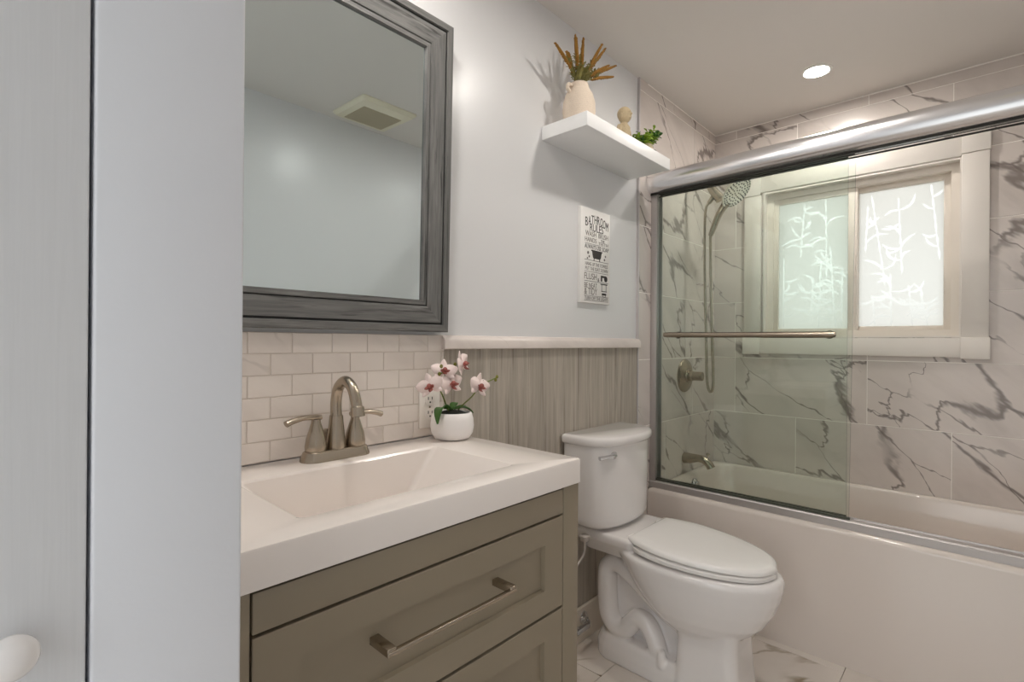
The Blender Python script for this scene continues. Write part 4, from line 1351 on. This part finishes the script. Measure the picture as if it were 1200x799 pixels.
for c in ((0.859, 1.062, 1.093), (0.851, 1.06, 1.073), (0.907, 1.062, 1.097), (1.015, 1.068, 1.046), (1.031, 1.068, 1.041), (1.076, 1.068, 1.055), (1.070, 1.068, 1.046)):
    bm = nb(); ball(bm, c, (0.0046, 0.0046, 0.0056), 12, 8)
    obj('bud', bm, M['bud'], orc)
def orchid_flower(c, nrm, size, roll=0.0):
    c = Vector(c); n_ = Vector(nrm).normalized()
    r0 = (Vector((1, 0, 0)) - n_ * n_.x).normalized()
    u0 = n_.cross(r0)
    if u0.z < 0:
        u0 = -u0
    r0 = u0.cross(n_)
    def dirv(a):
        a += roll
        return r0 * math.cos(a) + u0 * math.sin(a)
    b = nb()
    for a, L, wd in ((PI / 2, 0.92, 0.62), (PI / 2 + 2.2, 0.9, 0.55), (PI / 2 - 2.2, 0.9, 0.55)):
        dv = dirv(a)
        leaf(b, c - n_ * 0.001, c + dv * size * L - n_ * 0.002, size * wd, 0.08, n_.cross(dv), 8, 0.0005, cup=0.06)
    for a in (0.22, PI - 0.22):
        dv = dirv(a)
        leaf(b, c + n_ * 0.001, c + dv * size * 1.02 + n_ * 0.001, size * 1.05, 0.10, n_.cross(dv), 9, 0.0005, cup=0.05)
    f_ = obj('flower', b, M['petal'], orc, ang=180)
    b = nb()
    ball(b, c + n_ * size * 0.16, size * 0.17, 10, 8)
    dv = dirv(-PI / 2)
    leaf(b, c + n_ * size * 0.10, c + dv * size * 0.42 + n_ * size * 0.32, size * 0.34, 0.2, n_.cross(dv), 6, 0.0008, cup=0.2)
    for a in (-0.35, PI + 0.35):
        dv = dirv(a)
        leaf(b, c + n_ * size * 0.10, c + dv * size * 0.36 + n_ * size * 0.28, size * 0.26, 0.2, n_.cross(dv), 6, 0.0008, cup=0.2)
    obj('flower_lip', b, M['lip'], f_, ang=180, label='reddish purple flower centre')
orchid_flower((0.812, 1.050, 1.044), (-0.85, -0.55, 0.1), 0.038, 0.2)
orchid_flower((0.870, 1.062, 1.082), (-0.35, -0.75, 0.45), 0.037, -0.3)
orchid_flower((0.886, 1.050, 1.046), (0.1, -0.95, 0.2), 0.042, 0.15)
orchid_flower((0.932, 1.056, 1.098), (0.45, -0.85, 0.15), 0.042, 0.4)
orchid_flower((0.995, 1.056, 1.033), (0.1, -0.98, 0.1), 0.042, -0.25)

# ---------------------------------------------------------------- ceiling fixtures
for (x, y, lab) in ((2.535, 0.551, 'small round recessed ceiling light above the bathtub'), (1.54, 0.46, 'round recessed ceiling light in the middle of the room'), (0.58, 0.88, 'round recessed ceiling light above the vanity')):
    li = thing('recessed_light', lab, 'ceiling light', (x, y, CZ), 'recessed ceiling lights')
    bm = nb(); lathe(bm, [(0.048, -0.0005), (0.060, -0.0005), (0.060, 0.003), (0.050, 0.006), (0.046, 0.004), (0.046, -0.0005)], (x, y, CZ), (0, 0, -1), 40)
    obj('trim_ring', bm, M['lamp_trim'], li)
    bm = nb(); lathe(bm, [(0.0, 0.0005), (0.046, 0.0005), (0.045, 0.0035), (0.0, 0.004)], (x, y, CZ), (0, 0, -1), 40)
    obj('lens', bm, M['lens'], li, label='bright white glowing lens')

vt = thing('ceiling_vent', 'ivory square exhaust fan cover on the ceiling seen in the mirror', 'vent', (1.507, -0.21, CZ))
bm = nb()
loft(bm, [rrect(1.507, -0.21, 0.165, 0.165, 0.015, CZ - 0.0004), rrect(1.507, -0.21, 0.165, 0.165, 0.015, CZ - 0.008), rrect(1.507, -0.21, 0.150, 0.150, 0.012, CZ - 0.022), rrect(1.515, -0.24, 0.118, 0.108, 0.004, CZ - 0.022), rrect(1.515, -0.24, 0.116, 0.106, 0.004, CZ - 0.018)], True, True)
obj('cover', bm, M['vent'], vt, ang=30)
bm = nb()
for k in range(34):
    x = 1.515 - 0.112 + 0.224 * k / 33
    box(bm, x - 0.0018, x + 0.0018, -0.24 - 0.104, -0.24 + 0.104, CZ - 0.0225, CZ - 0.0175)
obj('grille', bm, M['vent_grille'], vt, smooth=False, label='beige slotted grille')
